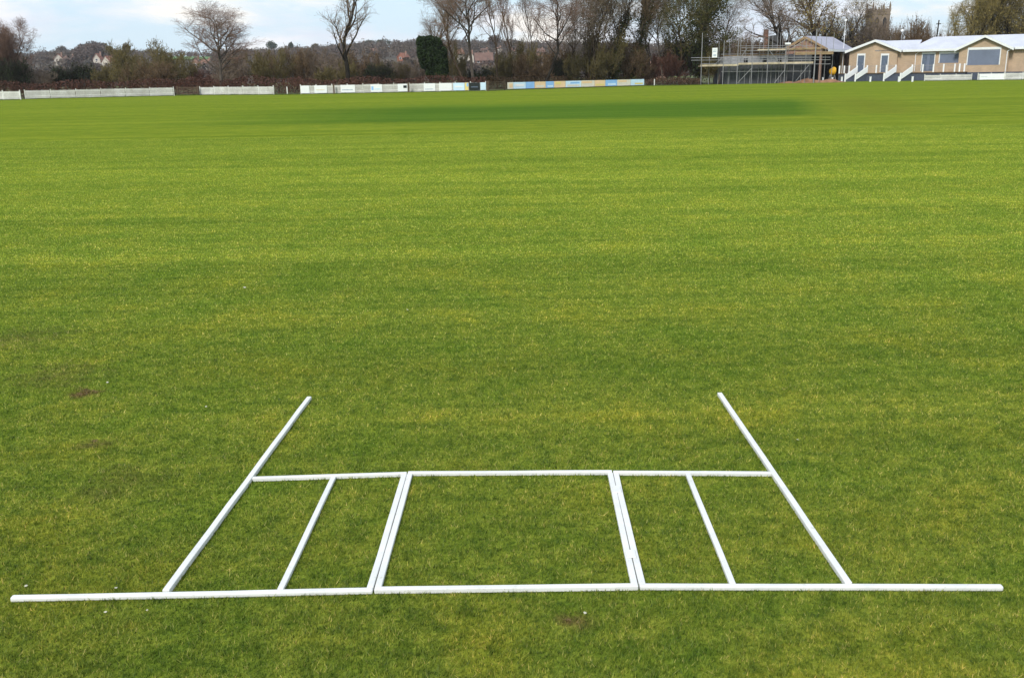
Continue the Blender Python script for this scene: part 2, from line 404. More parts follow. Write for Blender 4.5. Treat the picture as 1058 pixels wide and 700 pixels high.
# ---------------------------------------------------------------- far houses
def small_house(px, py, wpx, wall, roof, label, depth=8.0, hwall=3.2, rise=2.8, rot=0.0, gable=False, Yf=None, chim=True, zbase=None):
    p = on_hill(px, py) if Yf is None else GX(px, Yf, 0 if zbase is None else zbase)
    wd = wpx/FPX*p.y
    root = empty('house', p, label, 'house', 'houses on the far hillside' if Yf is None else None, rot)
    a, d = wd/2, depth/2
    wb = MB().box(-a, a, -d, d, -3, hwall)
    if gable: wb.prism([(-a, -d, hwall+.002), (a, -d, hwall+.002), (0, -d, hwall+rise)], (0, 2*d, 0))
    else:
        for sx in (-a, a-0.2): wb.prism([(sx, -d, hwall+.002), (sx, d, hwall+.002), (sx, 0, hwall+rise)], (0.2, 0, 0))
    wb.build('wall', wall, root)
    r = MB(); o = 0.45; th = 0.28
    if gable:
        for sg in (-1, 1):
            e = (sg*(a+o), hwall - o*rise/a)
            r.prism([(e[0], -d-o, e[1]), (0, -d-o, hwall+rise), (0, -d-o, hwall+rise+th), (e[0], -d-o, e[1]+th)], (0, 2*d+2*o, 0))
    else:
        for sg in (-1, 1):
            e = (sg*(d+o), hwall - o*rise/d)
            r.prism([(-a-o, e[0], e[1]), (-a-o, 0, hwall+rise), (-a-o, 0, hwall+rise+th), (-a-o, e[0], e[1]+th)], (2*a+2*o, 0, 0))
    ro = r.build('roof', roof, root)
    if chim: MB().box(a*0.45, a*0.45+1.0, -0.4+0.9, 0.5+0.9, hwall+rise-1.5, hwall+rise+1.3).build('chimney', M['red_brick'], ro)
    n = max(1, int(wd/3.2))
    for lvl in ((1.0,) if hwall < 4.5 else (1.0, 3.6)):
        for i in range(n):
            x = -a + (i+0.5)*wd/n
            fr = MB().box(x-.75, x+.75, -d-.06, -d-.002, lvl, lvl+1.3).build('window', M['pvc'], root)
            MB().box(x-.62, x+.62, -d-.09, -d-.062, lvl+.12, lvl+1.18).build('pane', M['glass'], fr)
    return root, p

M['render_white'] = simple('white_render', (0.52, 0.47, 0.40), 0.8, 0.08)
M['tile_red'] = simple('red_tiles', (0.27, 0.11, 0.07), 0.85, 0.25, 0.4)
M['tile_brown'] = simple('brown_tiles', (0.19, 0.10, 0.07), 0.85, 0.25, 0.4)
M['tile_pink'] = simple('pink_brown_tiles', (0.145, 0.085, 0.068), 0.85, 0.25, 0.4)
HOUSES = [
 (24, 69, 8, 'render_white', 'tile_brown', 3.0, 2.2, False, 0.2, 'low pale house with brown roof at far left beyond the hedge'),
 (62, 67, 8, 'render_white', 'tile_red', 4.2, 3.2, True, 0.3, 'cream gabled house left of a small orange roof on the far hillside'),
 (73, 67, 9, 'tile_brown', 'tile_pink', 3.2, 2.8, False, -0.2, 'long pinkish roof between two cream gabled houses on the far hillside'),
 (81, 65, 6, 'red_brick', 'tile_red', 3.2, 3.0, True, 0.1, 'small brick house with orange roof left of the tall white gable'),
 (102.5, 69.0, 6.5, 'render_white', 'tile_red', 5.0, 3.2, True, 0.15, 'tall white gabled house, brightest on the hillside at left'),
 (114, 70, 9, 'render_white', 'tile_red', 3.6, 3.4, True, -0.15, 'lower white gabled house with red roof beside the tall white gable'),
 (203, 70, 7, 'red_brick', 'tile_pink', 3.0, 3.0, True, 0.2, 'pinkish gabled house below the green pasture, left one of a pair'),
 (214, 71, 8, 'render_white', 'tile_brown', 2.8, 2.2, False, -0.2, 'pale low house with brown roof below the green pasture'),
 (386, 58, 8, 'render_white', 'tile_brown', 2.8, 2.6, False, 0.2, 'small pale house high on the hill left of the orange gable'),
 (417, 63.0, 7, 'tile_red', 'tile_red', 2.4, 2.4, True, -0.35, 'orange gabled house with white bargeboards on the far hillside'),
 (475, 64, 7, 'render_white', 'tile_brown', 4.6, 2.4, False, 0.2, 'cream house seen between the tall bare trees, left of the long roof'),
 (486, 64, 6, 'render_white', 'tile_pink', 3.4, 2.4, True, 0.1, 'small cream gabled house seen between two bare trunks'),
 (500, 67, 17, 'tile_brown', 'tile_pink', 2.4, 4.0, False, 0.05, 'long pinkish brown roof seen between bare trees in the middle'),
 (501, 57, 7, 'render_white', 'tile_pink', 2.6, 2.0, False, 0.0, 'small white walled house above the long pinkish roof'),
 (515, 57, 7, 'render_white', 'tile_brown', 3.2, 2.4, True, 0.2, 'small cream gabled house right of the small white one on the hill'),
 (531, 57, 6, 'render_white', 'tile_red', 2.6, 2.2, False, 0.0, 'little cream house behind the bare scrub in the middle'),
 (558, 58, 8, 'red_brick', 'tile_pink', 2.6, 2.4, False, 0.1, 'brick house glimpsed through branches left of the leaning tree'),
 (579, 56, 7, 'render_white', 'tile_brown', 2.6, 2.2, True, 0.1, 'cream house glimpsed through branches right of the leaning tree'),
]
clear = []
for (px, py, wp, wm, rm, hw, ri, gb, rot, lab) in HOUSES:
    root, p = small_house(px, py, wp, M[wm], M[rm], lab, 9.0 if wp < 20 else 16, hw, ri, rot, gb, chim=(wp < 20))
    clear.append((p.x, p.y, wp/FPX*p.y/2))

# ---------------------------------------------------------------- far woodland (one mass)
rng = np.random.default_rng(11)
def blob_cloud(centres, radii, nper, size, rng, top_bias=0.0):
    N = len(centres); c = np.repeat(np.asarray(centres), nper, 0); r = np.repeat(np.asarray(radii), nper, 0)
    d = rng.normal(size=(N*nper, 3)); d /= np.linalg.norm(d, axis=1)[:, None]
    rad = rng.uniform(0.45, 1.03, N*nper)[:, None]
    P = c + d*rad*r
    sz = size*rng.uniform(0.5, 1.4, (N*nper, 1))
    a = rng.normal(size=(N*nper, 3)); a /= np.linalg.norm(a, axis=1)[:, None]
    b = np.cross(a, rng.normal(size=(N*nper, 3))); b /= np.linalg.norm(b, axis=1)[:, None]
    return P, a*sz, b*sz
def tri_mesh(name, P, a, b):
    n = len(P); V = np.empty((n, 3, 3)); V[:, 0] = P - a*0.6 - b*0.5; V[:, 1] = P + a*0.9 - b*0.2; V[:, 2] = P + b*0.8
    return np_mesh(name, V.reshape(-1, 3), np.arange(n*3).reshape(-1, 3))
cen = []; rad = []
tries = 0
while len(cen) < 3000 and tries < 60000:
    tries += 1
    y = 340 + 900*random.random()**0.7
    t = random.uniform(-0.60, 0.60); x = t*y
    px = 529 + t*1.038*FPX
    if 172 < px < 226 and 560 < y < 1125: continue
    bad = False
    for (hx, hy, hr) in clear:
        if abs(x-hx) < hr+3.5 and -70 < y-hy < 12: bad = True; break
    if bad: continue
    h = random.uniform(5, 9.5)*(1.0 if y > 600 else 0.55)
    if random.random() < 0.04: h *= 1.35
    hh = max(h*0.5, 1.5)
    ww = random.uniform(3.2, 6.0)*(1.0 if y > 600 else 0.8)
    z = terr(x, y)
    cen.append((x, y, z+hh)); rad.append((ww, ww, hh))
P, a, b = blob_cloud(cen, rad, 110, 0.85, rng)
tag(link('woodland', tri_mesh('woodland', P, a, b), M['wood_far']), 'brown and olive winter woodland covering the distant hillside', 'woodland', kind='stuff')
# crisp wooded hump behind the white houses
cen = []; rad = []
for i in range(70):
    px = random.uniform(86, 126); y = random.uniform(700, 780); t = (px-529)/FPX/1.038
    k = 1-((px-106)/22)**2
    z = max(terr(t*y, y), 2) + max(0, k)*9*random.uniform(0.6, 1)
    cen.append((t*y, y, z+3)); rad.append((4.5, 4.5, 4.5))
P, a, b = blob_cloud(cen, rad, 160, 0.8, rng)
tag(link('copse', tri_mesh('copse', P, a, b), leafy('copse', [(0.3, (0.085, 0.06, 0.055)), (0.7, (0.13, 0.10, 0.085))], 0.05)), 'rounded purple brown copse rising behind the tall white gabled house', 'copse', kind='stuff')
# a few separate trees on the skyline
for (px, hpx, wpx, mk, lab) in ((73, 6, 12, 'wood_far', 'pale spreading tree on the skyline left of the rounded copse'),
        (139, 8, 9, 'leaf_olive', 'roundish tree on the skyline right of the rounded copse'),
        (288, 9, 13, 'leaf_green', 'flat topped dark tree standing up from the far skyline'),
        (308, 6, 6, 'leaf_green', 'narrow dark conifer on the far skyline'),
        (332, 4, 9, 'leaf_olive', 'small round tree on the skyline left of the tall forked tree'),
        (388, 3, 15, 'leaf_green', 'dark rounded tree on the skyline right of the tall forked tree'),
        (402, 3.5, 16, 'leaf_green', 'second dark rounded tree on the skyline, nearer the ivy clad tree'),
        (517, 12, 16, 'wood_far', 'large domed dark tree above the cream houses in the middle')):
    t = (px-529)/FPX/1.038; y = 1060 if px != 517 else 800; x = t*y; z = terr(x, y)
    h = hpx/FPX*y + 6; wr = wpx/FPX*y/2
    root = empty('distant_tree', (x, y, z), lab, 'tree', 'separate trees on the skyline')
    n = 9; cc = [(random.uniform(-.45, .45)*wr, random.uniform(-.4, .4)*wr, h*random.uniform(.55, .8)) for _ in range(n)]
    P, a, b = blob_cloud(cc, [(wr*.55, wr*.55, h*.24)]*n, 130, 0.7, rng)
    link('crown', tri_mesh('crown', P, a, b), M[mk], root)
    MB().tube((0, 0, -1), (0, 0, h*.65), 0.5, 0.2).build('trunk', M['bark_dark'], root)

# ---------------------------------------------------------------- bare trees
def segs_mesh(name, S, n):
    S = np.asarray(S, float); p0 = S[:, 0:3]; p1 = S[:, 3:6]; r0 = S[:, 6]; r1 = S[:, 7]
    d = p1-p0; L = np.linalg.norm(d, axis=1); d /= np.maximum(L, 1e-6)[:, None]
    h = np.where(np.abs(d[:, 2:3]) < 0.9, np.array([[0, 0, 1.0]]), np.array([[1.0, 0, 0]]))
    x = np.cross(d, h); x /= np.linalg.norm(x, axis=1)[:, None]; y = np.cross(d, x)
    V = np.empty((len(S), 2, n, 3))
    for i in range(n):
        t = 2*math.pi*i/n; o = x*math.cos(t)+y*math.sin(t)
        V[:, 0, i] = p0+o*r0[:, None]-d*r0[:, None]*0.3; V[:, 1, i] = p1+o*r1[:, None]
    base = (np.arange(len(S))*2*n)[:, None]
    F = np.concatenate([base + np.array([[i, (i+1) % n, n+(i+1) % n, n+i]]) for i in range(n)], 0)
    me = np_mesh(name, V.reshape(-1, 3), F)
    if n > 4: me.polygons.foreach_set('use_smooth', np.ones(len(F), bool))
    return me

def rot_about(v, ang, rnd, t=None):
    o = Vector((1, 0, 0)) - v*v.x if abs(v.x) < .9 else Vector((0, 1, 0)) - v*v.y
    o.normalize(); q = v.cross(o); t = rnd.uniform(0, 2*math.pi) if t is None else t
    s = o*math.cos(t)+q*math.sin(t)
    return (v*math.cos(ang)+s*math.sin(ang)).normalized()

def grow_tree(seed, h, spread, fork=0.35, nl=9, counts=(7, 6, 5), upk=0.25, droop=0.0, r0=0.22, twig=0.011, lean=(0, 0), stems=1, wander=0.12, single_top=True, ang=(28, 55), lower=0.0, straight=False, limb=1.0):
    rnd = random.Random(seed); S = []
    lens = (1.0, 0.50, 0.25, 0.13, 0.075)
    def grow(p, d, L, r, lvl, tmin):
        nseg = (9, 6, 4, 3, 2)[lvl] if lvl < 5 else 2
        pts = [(p.copy(), r)]; step = L/nseg; cur = p.copy(); dd = d.copy()
        for i in range(nseg):
            wa = wander*(1+lvl*0.5)
            if straight and lvl == 0: wa = 0.03
            trop = upk if lvl else 0.05
            if lvl >= 3: trop = upk*0.6 - droop
            dd = (dd + Vector((rnd.gauss(0, wa), rnd.gauss(0, wa), rnd.gauss(0, wa*0.6)+trop*0.35))).normalized()
            nx_ = cur + dd*step
            ra = pts[-1][1]; t1 = (i+1)/nseg
            rb = max(twig*(0.8 if lvl > 2 else 1.0), r*(1-0.80*t1**1.1))
            S.append((*cur, *nx_, ra, rb, lvl))
            cur = nx_; pts.append((cur.copy(), rb))
        if lvl > len(counts): return
        nc = nl if lvl == 0 else counts[lvl-1]
        for k in range(nc):
            t = tmin + (1-tmin)*((k+rnd.random()*0.9)/nc)
            f = t*nseg; i = min(nseg-1, int(f)); q = pts[i][0].lerp(pts[i+1][0], f-i); rr = pts[i][1]
            base = (pts[i+1][0]-pts[i][0]).normalized()
            an = R(rnd.uniform(*ang))*(1.15 - 0.5*t if lvl == 0 else 1)
            nd = rot_about(base, an, rnd, (k*2.4+seed) if lvl == 0 else None)
            if lvl == 0: nd = (nd + Vector((0, 0, 0.1))).normalized()
            LL = (limb if lvl < 2 else 1+(limb-1)*.5)*lens[min(4, lvl+1)]*rnd.uniform(0.7, 1.2)*(1-0.45*(t-tmin)/(1-tmin+1e-6))
            grow(q, nd, LL, min(rr*0.75, r*0.5 if lvl else r*0.42), lvl+1, 0.18)
    for s in range(stems):
        if stems == 1: d0 = Vector((lean[0], lean[1], 1)).normalized(); p0 = Vector((0, 0, 0)); rr = r0
        else:
            a = 2*math.pi*s/stems+rnd.random(); d0 = Vector((0.28*math.cos(a)+lean[0], 0.28*math.sin(a)+lean[1], 1)).normalized(); p0 = Vector((0.02*math.cos(a), 0.02*math.sin(a), 0)); rr = r0*rnd.uniform(0.6, 1)
        grow(p0, d0, 1.0*(1 if s == 0 else rnd.uniform(.75, 1)), rr, 0, fork)
    A = np.array(S)
    zz = np.percentile(A[:, 5], 99.7); ex = np.percentile(np.abs(A[:, 3]-lean[0]*0.5), 97)
    kz = h/zz; kx = spread/max(ex, 1e-3)
    if straight: print('ASPECT', kx/kz)
    for c in (0, 3): A[:, c] *= kx; A[:, c+1] *= kx; A[:, c+2] *= kz
    return A

def foliage_on(A, lvls, n, size, rng, rad=0.5, zmax=1.0):
    B = A[np.isin(A[:, 8], lvls)]
    B = B[B[:, 5] < zmax*A[:, 5].max()]
    w_ = np.linalg.norm(B[:, 3:6]-B[:, 0:3], axis=1); i = rng.choice(len(B), n, p=w_/w_.sum()); t = rng.random((n, 1))
    P = B[i, 0:3]*(1-t)+B[i, 3:6]*t + rng.normal(size=(n, 3))*rad
    P[:, 2] = np.maximum(P[:, 2], 0.1)
    a = rng.normal(size=(n, 3)); a /= np.linalg.norm(a, axis=1)[:, None]; b = np.cross(a, rng.normal(size=(n, 3))); b /= np.linalg.norm(b, axis=1)[:, None]
    sz = size*rng.uniform(0.6, 1.4, (n, 1))
    return P, a*sz, b*sz

EY = [G(-60, 104.6), G(0, 103.2), G(180, 98.8), G(311, 97.4), G(502, 94.0), G(524, 93.0), G(665, 88.6), G(724, 87.6)]
EX = [-60, 0, 180, 311, 502, 524, 665, 724]
def behind(px, Y, m):
    if px > 724: return Y
    return max(Y, float(np.interp(px, EX, [p.y for p in EY]))+m)

def tree(px, Y, top, sp, label, kind='bare_tree', cat='tree', so=0, bk='bark_brown', tw='twig_brown', group='trees along the field boundary', leaves=None, ivy=None, rounded=0.0, **kw):
    Y = behind(px, Y, 5); base = GX(px, Y); base.z = 0
    h = zt(px, top, Y); spread = sp/FPX*Y
    A = grow_tree(int(px*13+139*7+5+so), h, spread, **kw)
    if rounded:                             # crown held inside an egg shape, as an open grown tree is
        c = np.array([0, 0, h*rounded]); q = np.array([spread*.92, spread*.92, h*(1-rounded)])
        for k in (0, 3):
            v = (A[:, k:k+3]-c)/q; rho = np.linalg.norm(v, axis=1)+1e-9; up_ = A[:, k+2] > h*0.30
            n_ = np.where((rho > .72) & up_, .72+.30*np.tanh((rho-.72)/.42), rho); A[:, k:k+3] = c+v/rho[:, None]*n_[:, None]*q
        kz_ = h/A[:, 5].max(); kx_ = spread/np.percentile(np.abs(A[:, 3]), 98.5)
        for k in (0, 3): A[:, k] *= kx_; A[:, k+2] *= kz_
    root = empty(kind, base, label, cat, group)
    th = A[A[:, 8] <= 1]; tn = A[A[:, 8] > 1]
    link('trunk', segs_mesh('trunk', th, 7), M[bk], root)
    cr = link('crown', segs_mesh('crown', tn, 3), M[tw], root)
    if leaves:
        n, size, mk, lv, rd = leaves
        link('foliage', tri_mesh('foliage', *foliage_on(A, lv, n, size, rng, rd)), M[mk], root)
    if ivy:
        n, size, mk, rd, zm = ivy
        link('ivy', tri_mesh('ivy', *foliage_on(A, (0,) if zm < 0.99 else (0, 1), n, size, rng, rd, zm)), M[mk], root)
    return root

T = tree
T(0, 138, 15, 26, 'dense brown bare tree cut by the left edge of the photo', tw='twig_red', nl=14, counts=(7, 6, 4), stems=3, fork=0.15, twig=0.013)
T(18, 140, 21, 17, 'pale pinkish bare tree just right of the left edge tree', tw='twig_red', nl=12, counts=(7, 6, 5), stems=2, fork=0.3, upk=0.5)
T(229, 127, 2, 31, 'bare round crowned tree standing alone above the hedge, left of the taller forked tree', so=11, rounded=0, straight=True, bk='bark_grey', tw='twig_red', nl=15, counts=(8, 7, 5), fork=0.30, r0=0.26, ang=(38, 56), upk=0.35, twig=0.010, limb=1.15)
T(361, 129, -38, 28, 'tall sparse bare tree with a dark trunk, between round tree and ivy clad tree', bk='bark_dark', tw='twig_brown', nl=9, counts=(6, 5, 4), fork=0.24, r0=0.34, ang=(24, 50), upk=0.35, twig=0.012)
T(444, 139, -12, 40, 'fine twigged bare tree rising behind the dark ivy clad bush', bk='bark_grey', tw='twig_grey', nl=15, counts=(7, 6, 4), fork=0.3, r0=0.17, upk=0.3)
T(488, 128, -42, 42, 'tall pale trunked tree forking high in a V, right of the ivy clad bush', bk='bark_grey', tw='twig_red', nl=12, counts=(7, 6, 5), fork=0.42, r0=0.24, ang=(26, 45), upk=0.25)
T(480, 131, -20, 30, 'slim dark tree leaning left beside the tall V forked tree', bk='bark_brown', tw='twig_brown', nl=11, counts=(6, 6, 4), fork=0.35, r0=0.19, lean=(-0.22, 0))
T(514, 135, -30, 18, 'slender crooked bare tree right of the V forked tree', bk='bark_brown', tw='twig_brown', nl=9, counts=(6, 5, 4), fork=0.4, r0=0.15, wander=0.17, lean=(-0.08, 0))
T(532, 137, -35, 22, 'slender upright bare tree above the olive scrub in the middle', bk='bark_brown', tw='twig_red', nl=11, counts=(6, 6, 4), fork=0.3, r0=0.15, upk=0.6)
T(549, 141, -25, 14, 'very thin straight bare tree left of the leaning fork', bk='bark_grey', tw='twig_grey', nl=10, counts=(6, 5, 4), fork=0.35, r0=0.13, upk=0.6)
T(561, 130, -30, 34, 'dark bare tree forking low and leaning right, middle of the boundary', bk='bark_dark', tw='twig_red', nl=12, counts=(7, 6, 5), fork=0.36, r0=0.22, lean=(0.1, 0), upk=0.35)
T(588, 141, -6, 26, 'low spreading bare tree with branches drooping left beyond the sponsor boards', bk='bark_brown', tw='twig_grey', nl=14, counts=(7, 6, 5), fork=0.2, r0=0.15, droop=0.2)
T(612, 137, -60, 34, 'large many stemmed bare tree left of the ivy trunked pair', bk='bark_brown', tw='twig_grey', nl=14, counts=(7, 6, 4), fork=0.22, stems=3, r0=0.21, leaves=(2500, 0.16, 'leaf_olive', (1, 2), 0.5))
T(634, 139, -50, 26, 'tall tree with ivy on its trunk, left one of the ivy trunked pair', bk='bark_dark', tw='twig_brown', nl=12, counts=(7, 6, 5), fork=0.28, r0=0.26, ivy=(2600, 0.17, 'ivy_olive', 0.45, 0.62))
T(653, 136, -62, 38, 'tree with ivy trunk and a V of heavy limbs, right one of the pair', bk='bark_dark', tw='twig_brown', nl=13, counts=(7, 6, 4), fork=0.3, r0=0.30, ang=(25, 50), ivy=(3000, 0.17, 'ivy_olive', 0.5, 0.6))
T(671, 146, -30, 30, 'grey twigged bare tree filling the gap right of the ivy trunked pair', bk='bark_grey', tw='twig_grey', nl=15, counts=(7, 6, 4), fork=0.2, r0=0.18)
T(685, 131, -45, 28, 'bare tree whose slim pale trunk reaches the ground beside the white post', bk='bark_grey', tw='twig_brown', nl=13, counts=(8, 6, 5), fork=0.34, r0=0.16, upk=0.4)
T(702, 143, -35, 30, 'olive tinted bare tree left of the dense bushy ivy tree', bk='bark_brown', tw='twig_olive', nl=15, counts=(7, 6, 4), fork=0.2, r0=0.2, leaves=(2500, 0.15, 'ivy_olive', (1, 2), 0.5))
T(722, 139, -42, 34, 'dense bushy ivy tree nearest the left end of the scaffolding', kind='ivy_tree', bk='bark_dark', tw='twig_olive', nl=16, counts=(7, 6, 4), fork=0.16, r0=0.26, ivy=(9000, 0.17, 'ivy_olive', 0.6, 1.0))
T(742, 144, -12, 30, 'fine twigged bare tree behind the white notice on the scaffolding', bk='bark_grey', tw='twig_grey', nl=15, counts=(7, 6, 4), fork=0.2, r0=0.17, upk=0.35)
T(812, 158, -26, 36, 'spreading bare tree behind the unfinished building, beside the dark old roof', bk='bark_dark', tw='twig_grey', nl=13, counts=(8, 6, 5), fork=0.34, r0=0.42, ang=(35, 60), droop=0.1)
T(847, 163, -26, 36, 'broad tree with some brown leaves left behind the new grey roof', bk='bark_dark', tw='twig_brown', nl=14, counts=(7, 6, 4), fork=0.34, r0=0.42, ang=(35, 58), leaves=(2600, 0.16, 'leaf_gold', (2, 3), 0.3))
T(880, 172, -10, 24, 'pale twiggy tree just left of the church tower', bk='bark_grey', tw='twig_grey', nl=15, counts=(7, 6, 4), fork=0.25, r0=0.2, leaves=(700, 0.15, 'leaf_gold', (2, 3), 0.3))
T(976, 170, 0, 15, 'thin birch like tree with drooping twigs left of the yellow willows', bk='bark_dark', tw='twig_yellow', nl=12, counts=(6, 6, 5), fork=0.3, r0=0.17, droop=0.6, lean=(-0.12, 0))
T(996, 160, -25, 24, 'yellow twigged willow, left one of three behind the pavilion', kind='willow', bk='bark_dark', tw='twig_yellow', nl=16, counts=(7, 6, 5), fork=0.14, r0=0.26, stems=2, upk=0.5, leaves=(3500, 0.13, 'leaf_gold', (2, 3), 0.25))
T(1020, 164, -40, 36, 'largest dark trunked willow, in the middle behind the shuttered gable', kind='willow', bk='bark_dark', tw='twig_olive', nl=16, counts=(7, 6, 5), fork=0.2, r0=0.45, stems=2, ang=(30, 60), leaves=(3500, 0.14, 'leaf_gold', (2, 3), 0.3))
T(1052, 160, -30, 34, 'drooping olive willow at the right edge behind the pavilion', kind='willow', bk='bark_dark', tw='twig_olive', nl=16, counts=(7, 6, 5), fork=0.2, r0=0.3, stems=2, droop=0.5, leaves=(4500, 0.14, 'leaf_gold', (2, 3), 0.3))

# ivy clad dark tree: the darkest mass on the boundary
base = GX(449, 130); base.z = 0
root = empty('ivy_tree', base, 'dark green ivy smothered stump tree behind the white fence, like a leaning column', 'tree', 'trees along the field boundary')
k = 130/FPX
cc = []; rr = []
for (px, py, rw, rh) in ((437, 46, 6.5, 8), (444, 43, 6, 6), (438, 56, 6.5, 8), (448, 52, 8, 9), (445, 62, 8, 8), (453, 60, 8, 8), (447, 70, 7, 8), (455, 70, 7.5, 8), (452, 78, 7, 7), (458, 78, 5, 6), (434, 43, 3.5, 5), (458, 54, 4, 6), (435, 54, 4, 7), (438, 63, 5, 8), (444, 73, 4.5, 8), (451, 45, 6, 6), (458, 64, 5, 8), (459, 72, 4.5, 8)):
    p = W(px, py, 130); cc.append((p.x-base.x, random.uniform(-.3, .3), p.z)); rr.append((rw*k, 0.9+rw*k*0.5, rh*k))
P, a, b = blob_cloud(cc, rr, 2200, 0.14, rng)
link('ivy', tri_mesh('ivy', P, a, b), M['ivy'], root)
MB().tube((-.3, 0, 0), (-1.2, 0, 5.2), 0.24, 0.12).build('trunk', M['bark_dark'], root)

# ---------------------------------------------------------------- scrub bushes (prototypes copied)
def bush_meshes(seed, bk, lf, nleaf=2600, up=0.9, nstem=16):
    rnd = random.Random(seed); S = []
    def g(p, d, L, r, lvl):
        cur = p; n = 3
        for i in range(n):
            d = (d + Vector((rnd.gauss(0, .15), rnd.gauss(0, .15), up*0.12))).normalized(); nx_ = cur+d*L/n
            S.append((*cur, *nx_, r, r*0.75, lvl)); r *= 0.75
            if lvl < 3:
                for _ in range(3 if lvl < 2 else 2): g(nx_, rot_about(d, R(rnd.uniform(18, 50)), rnd), L*rnd.uniform(.4, .62), r*0.6, lvl+1)
            cur = nx_
    for i in range(nstem):
        a = rnd.uniform(0, 2*math.pi); q = rnd.random()**0.5
        g(Vector((math.cos(a)*q*.6, math.sin(a)*q*.45, 0)), Vector((math.cos(a)*q*.75, math.sin(a)*q*.75, 1)).normalized(), rnd.uniform(.45, .72), .016, 0)
    A = np.array(S)
    for c in (0, 3):
        A[:, c] /= np.percentile(np.abs(A[:, 3]), 98) if c == 0 else 1
    A = np.array(S); sx = 1/np.percentile(np.abs(A[:, 3]), 98); sy = 1/np.percentile(np.abs(A[:, 4]), 98); sz = 1/np.percentile(A[:, 5], 99.5)
    for c in (0, 3): A[:, c] *= sx; A[:, c+1] *= sy; A[:, c+2] *= sz
    A[:, 6:8] = np.maximum(A[:, 6:8]*0.6, 0.0035)
    r_ = np.random.default_rng(seed)
    lf_ = foliage_on(A, (1, 2, 3), nleaf, 0.026, r_, 0.035)
    me1 = segs_mesh('stems', A, 3); me1.materials.append(M[bk]); me2 = tri_mesh('foliage', *lf_); me2.materials.append(M[lf])
    return me1, me2
BP = {'olive': [bush_meshes(s, 'twig_olive', 'leaf_olive') for s in (1, 2)], 'brown': [bush_meshes(s, 'twig_brown', 'leaf_brown') for s in (3, 4)],
      'purple': [bush_meshes(s, 'twig_purple', 'leaf_purple') for s in (5, 6)], 'green': [bush_meshes(s, 'bark_dark', 'leaf_green', 5200) for s in (7, 8)],
      'mixed': [bush_meshes(s, 'twig_grey', 'leaf_olive', 1800) for s in (9, 10)], 'gold': [bush_meshes(s, 'twig_yellow', 'leaf_olive', 1500) for s in (12,)]}
def bush(px, Y, top, sp, tone, label, i=[0]):
    Y = behind(px, Y, 6.5); i[0] += 1; me1, me2 = BP[tone][i[0] % len(BP[tone])]
    h = zt(px, top, Y); s = sp/FPX*Y
    root = empty('bush', GX(px, Y), label, 'bush', 'scrub bushes behind the boundary', rz=random.uniform(-.5, .5))
    root.scale = (s, min(s, 3.2), h)
    for nm, me in (('stems', me1), ('foliage', me2)):
        o = bpy.data.objects.new(nm, me); COL.objects.link(o); o.parent = root
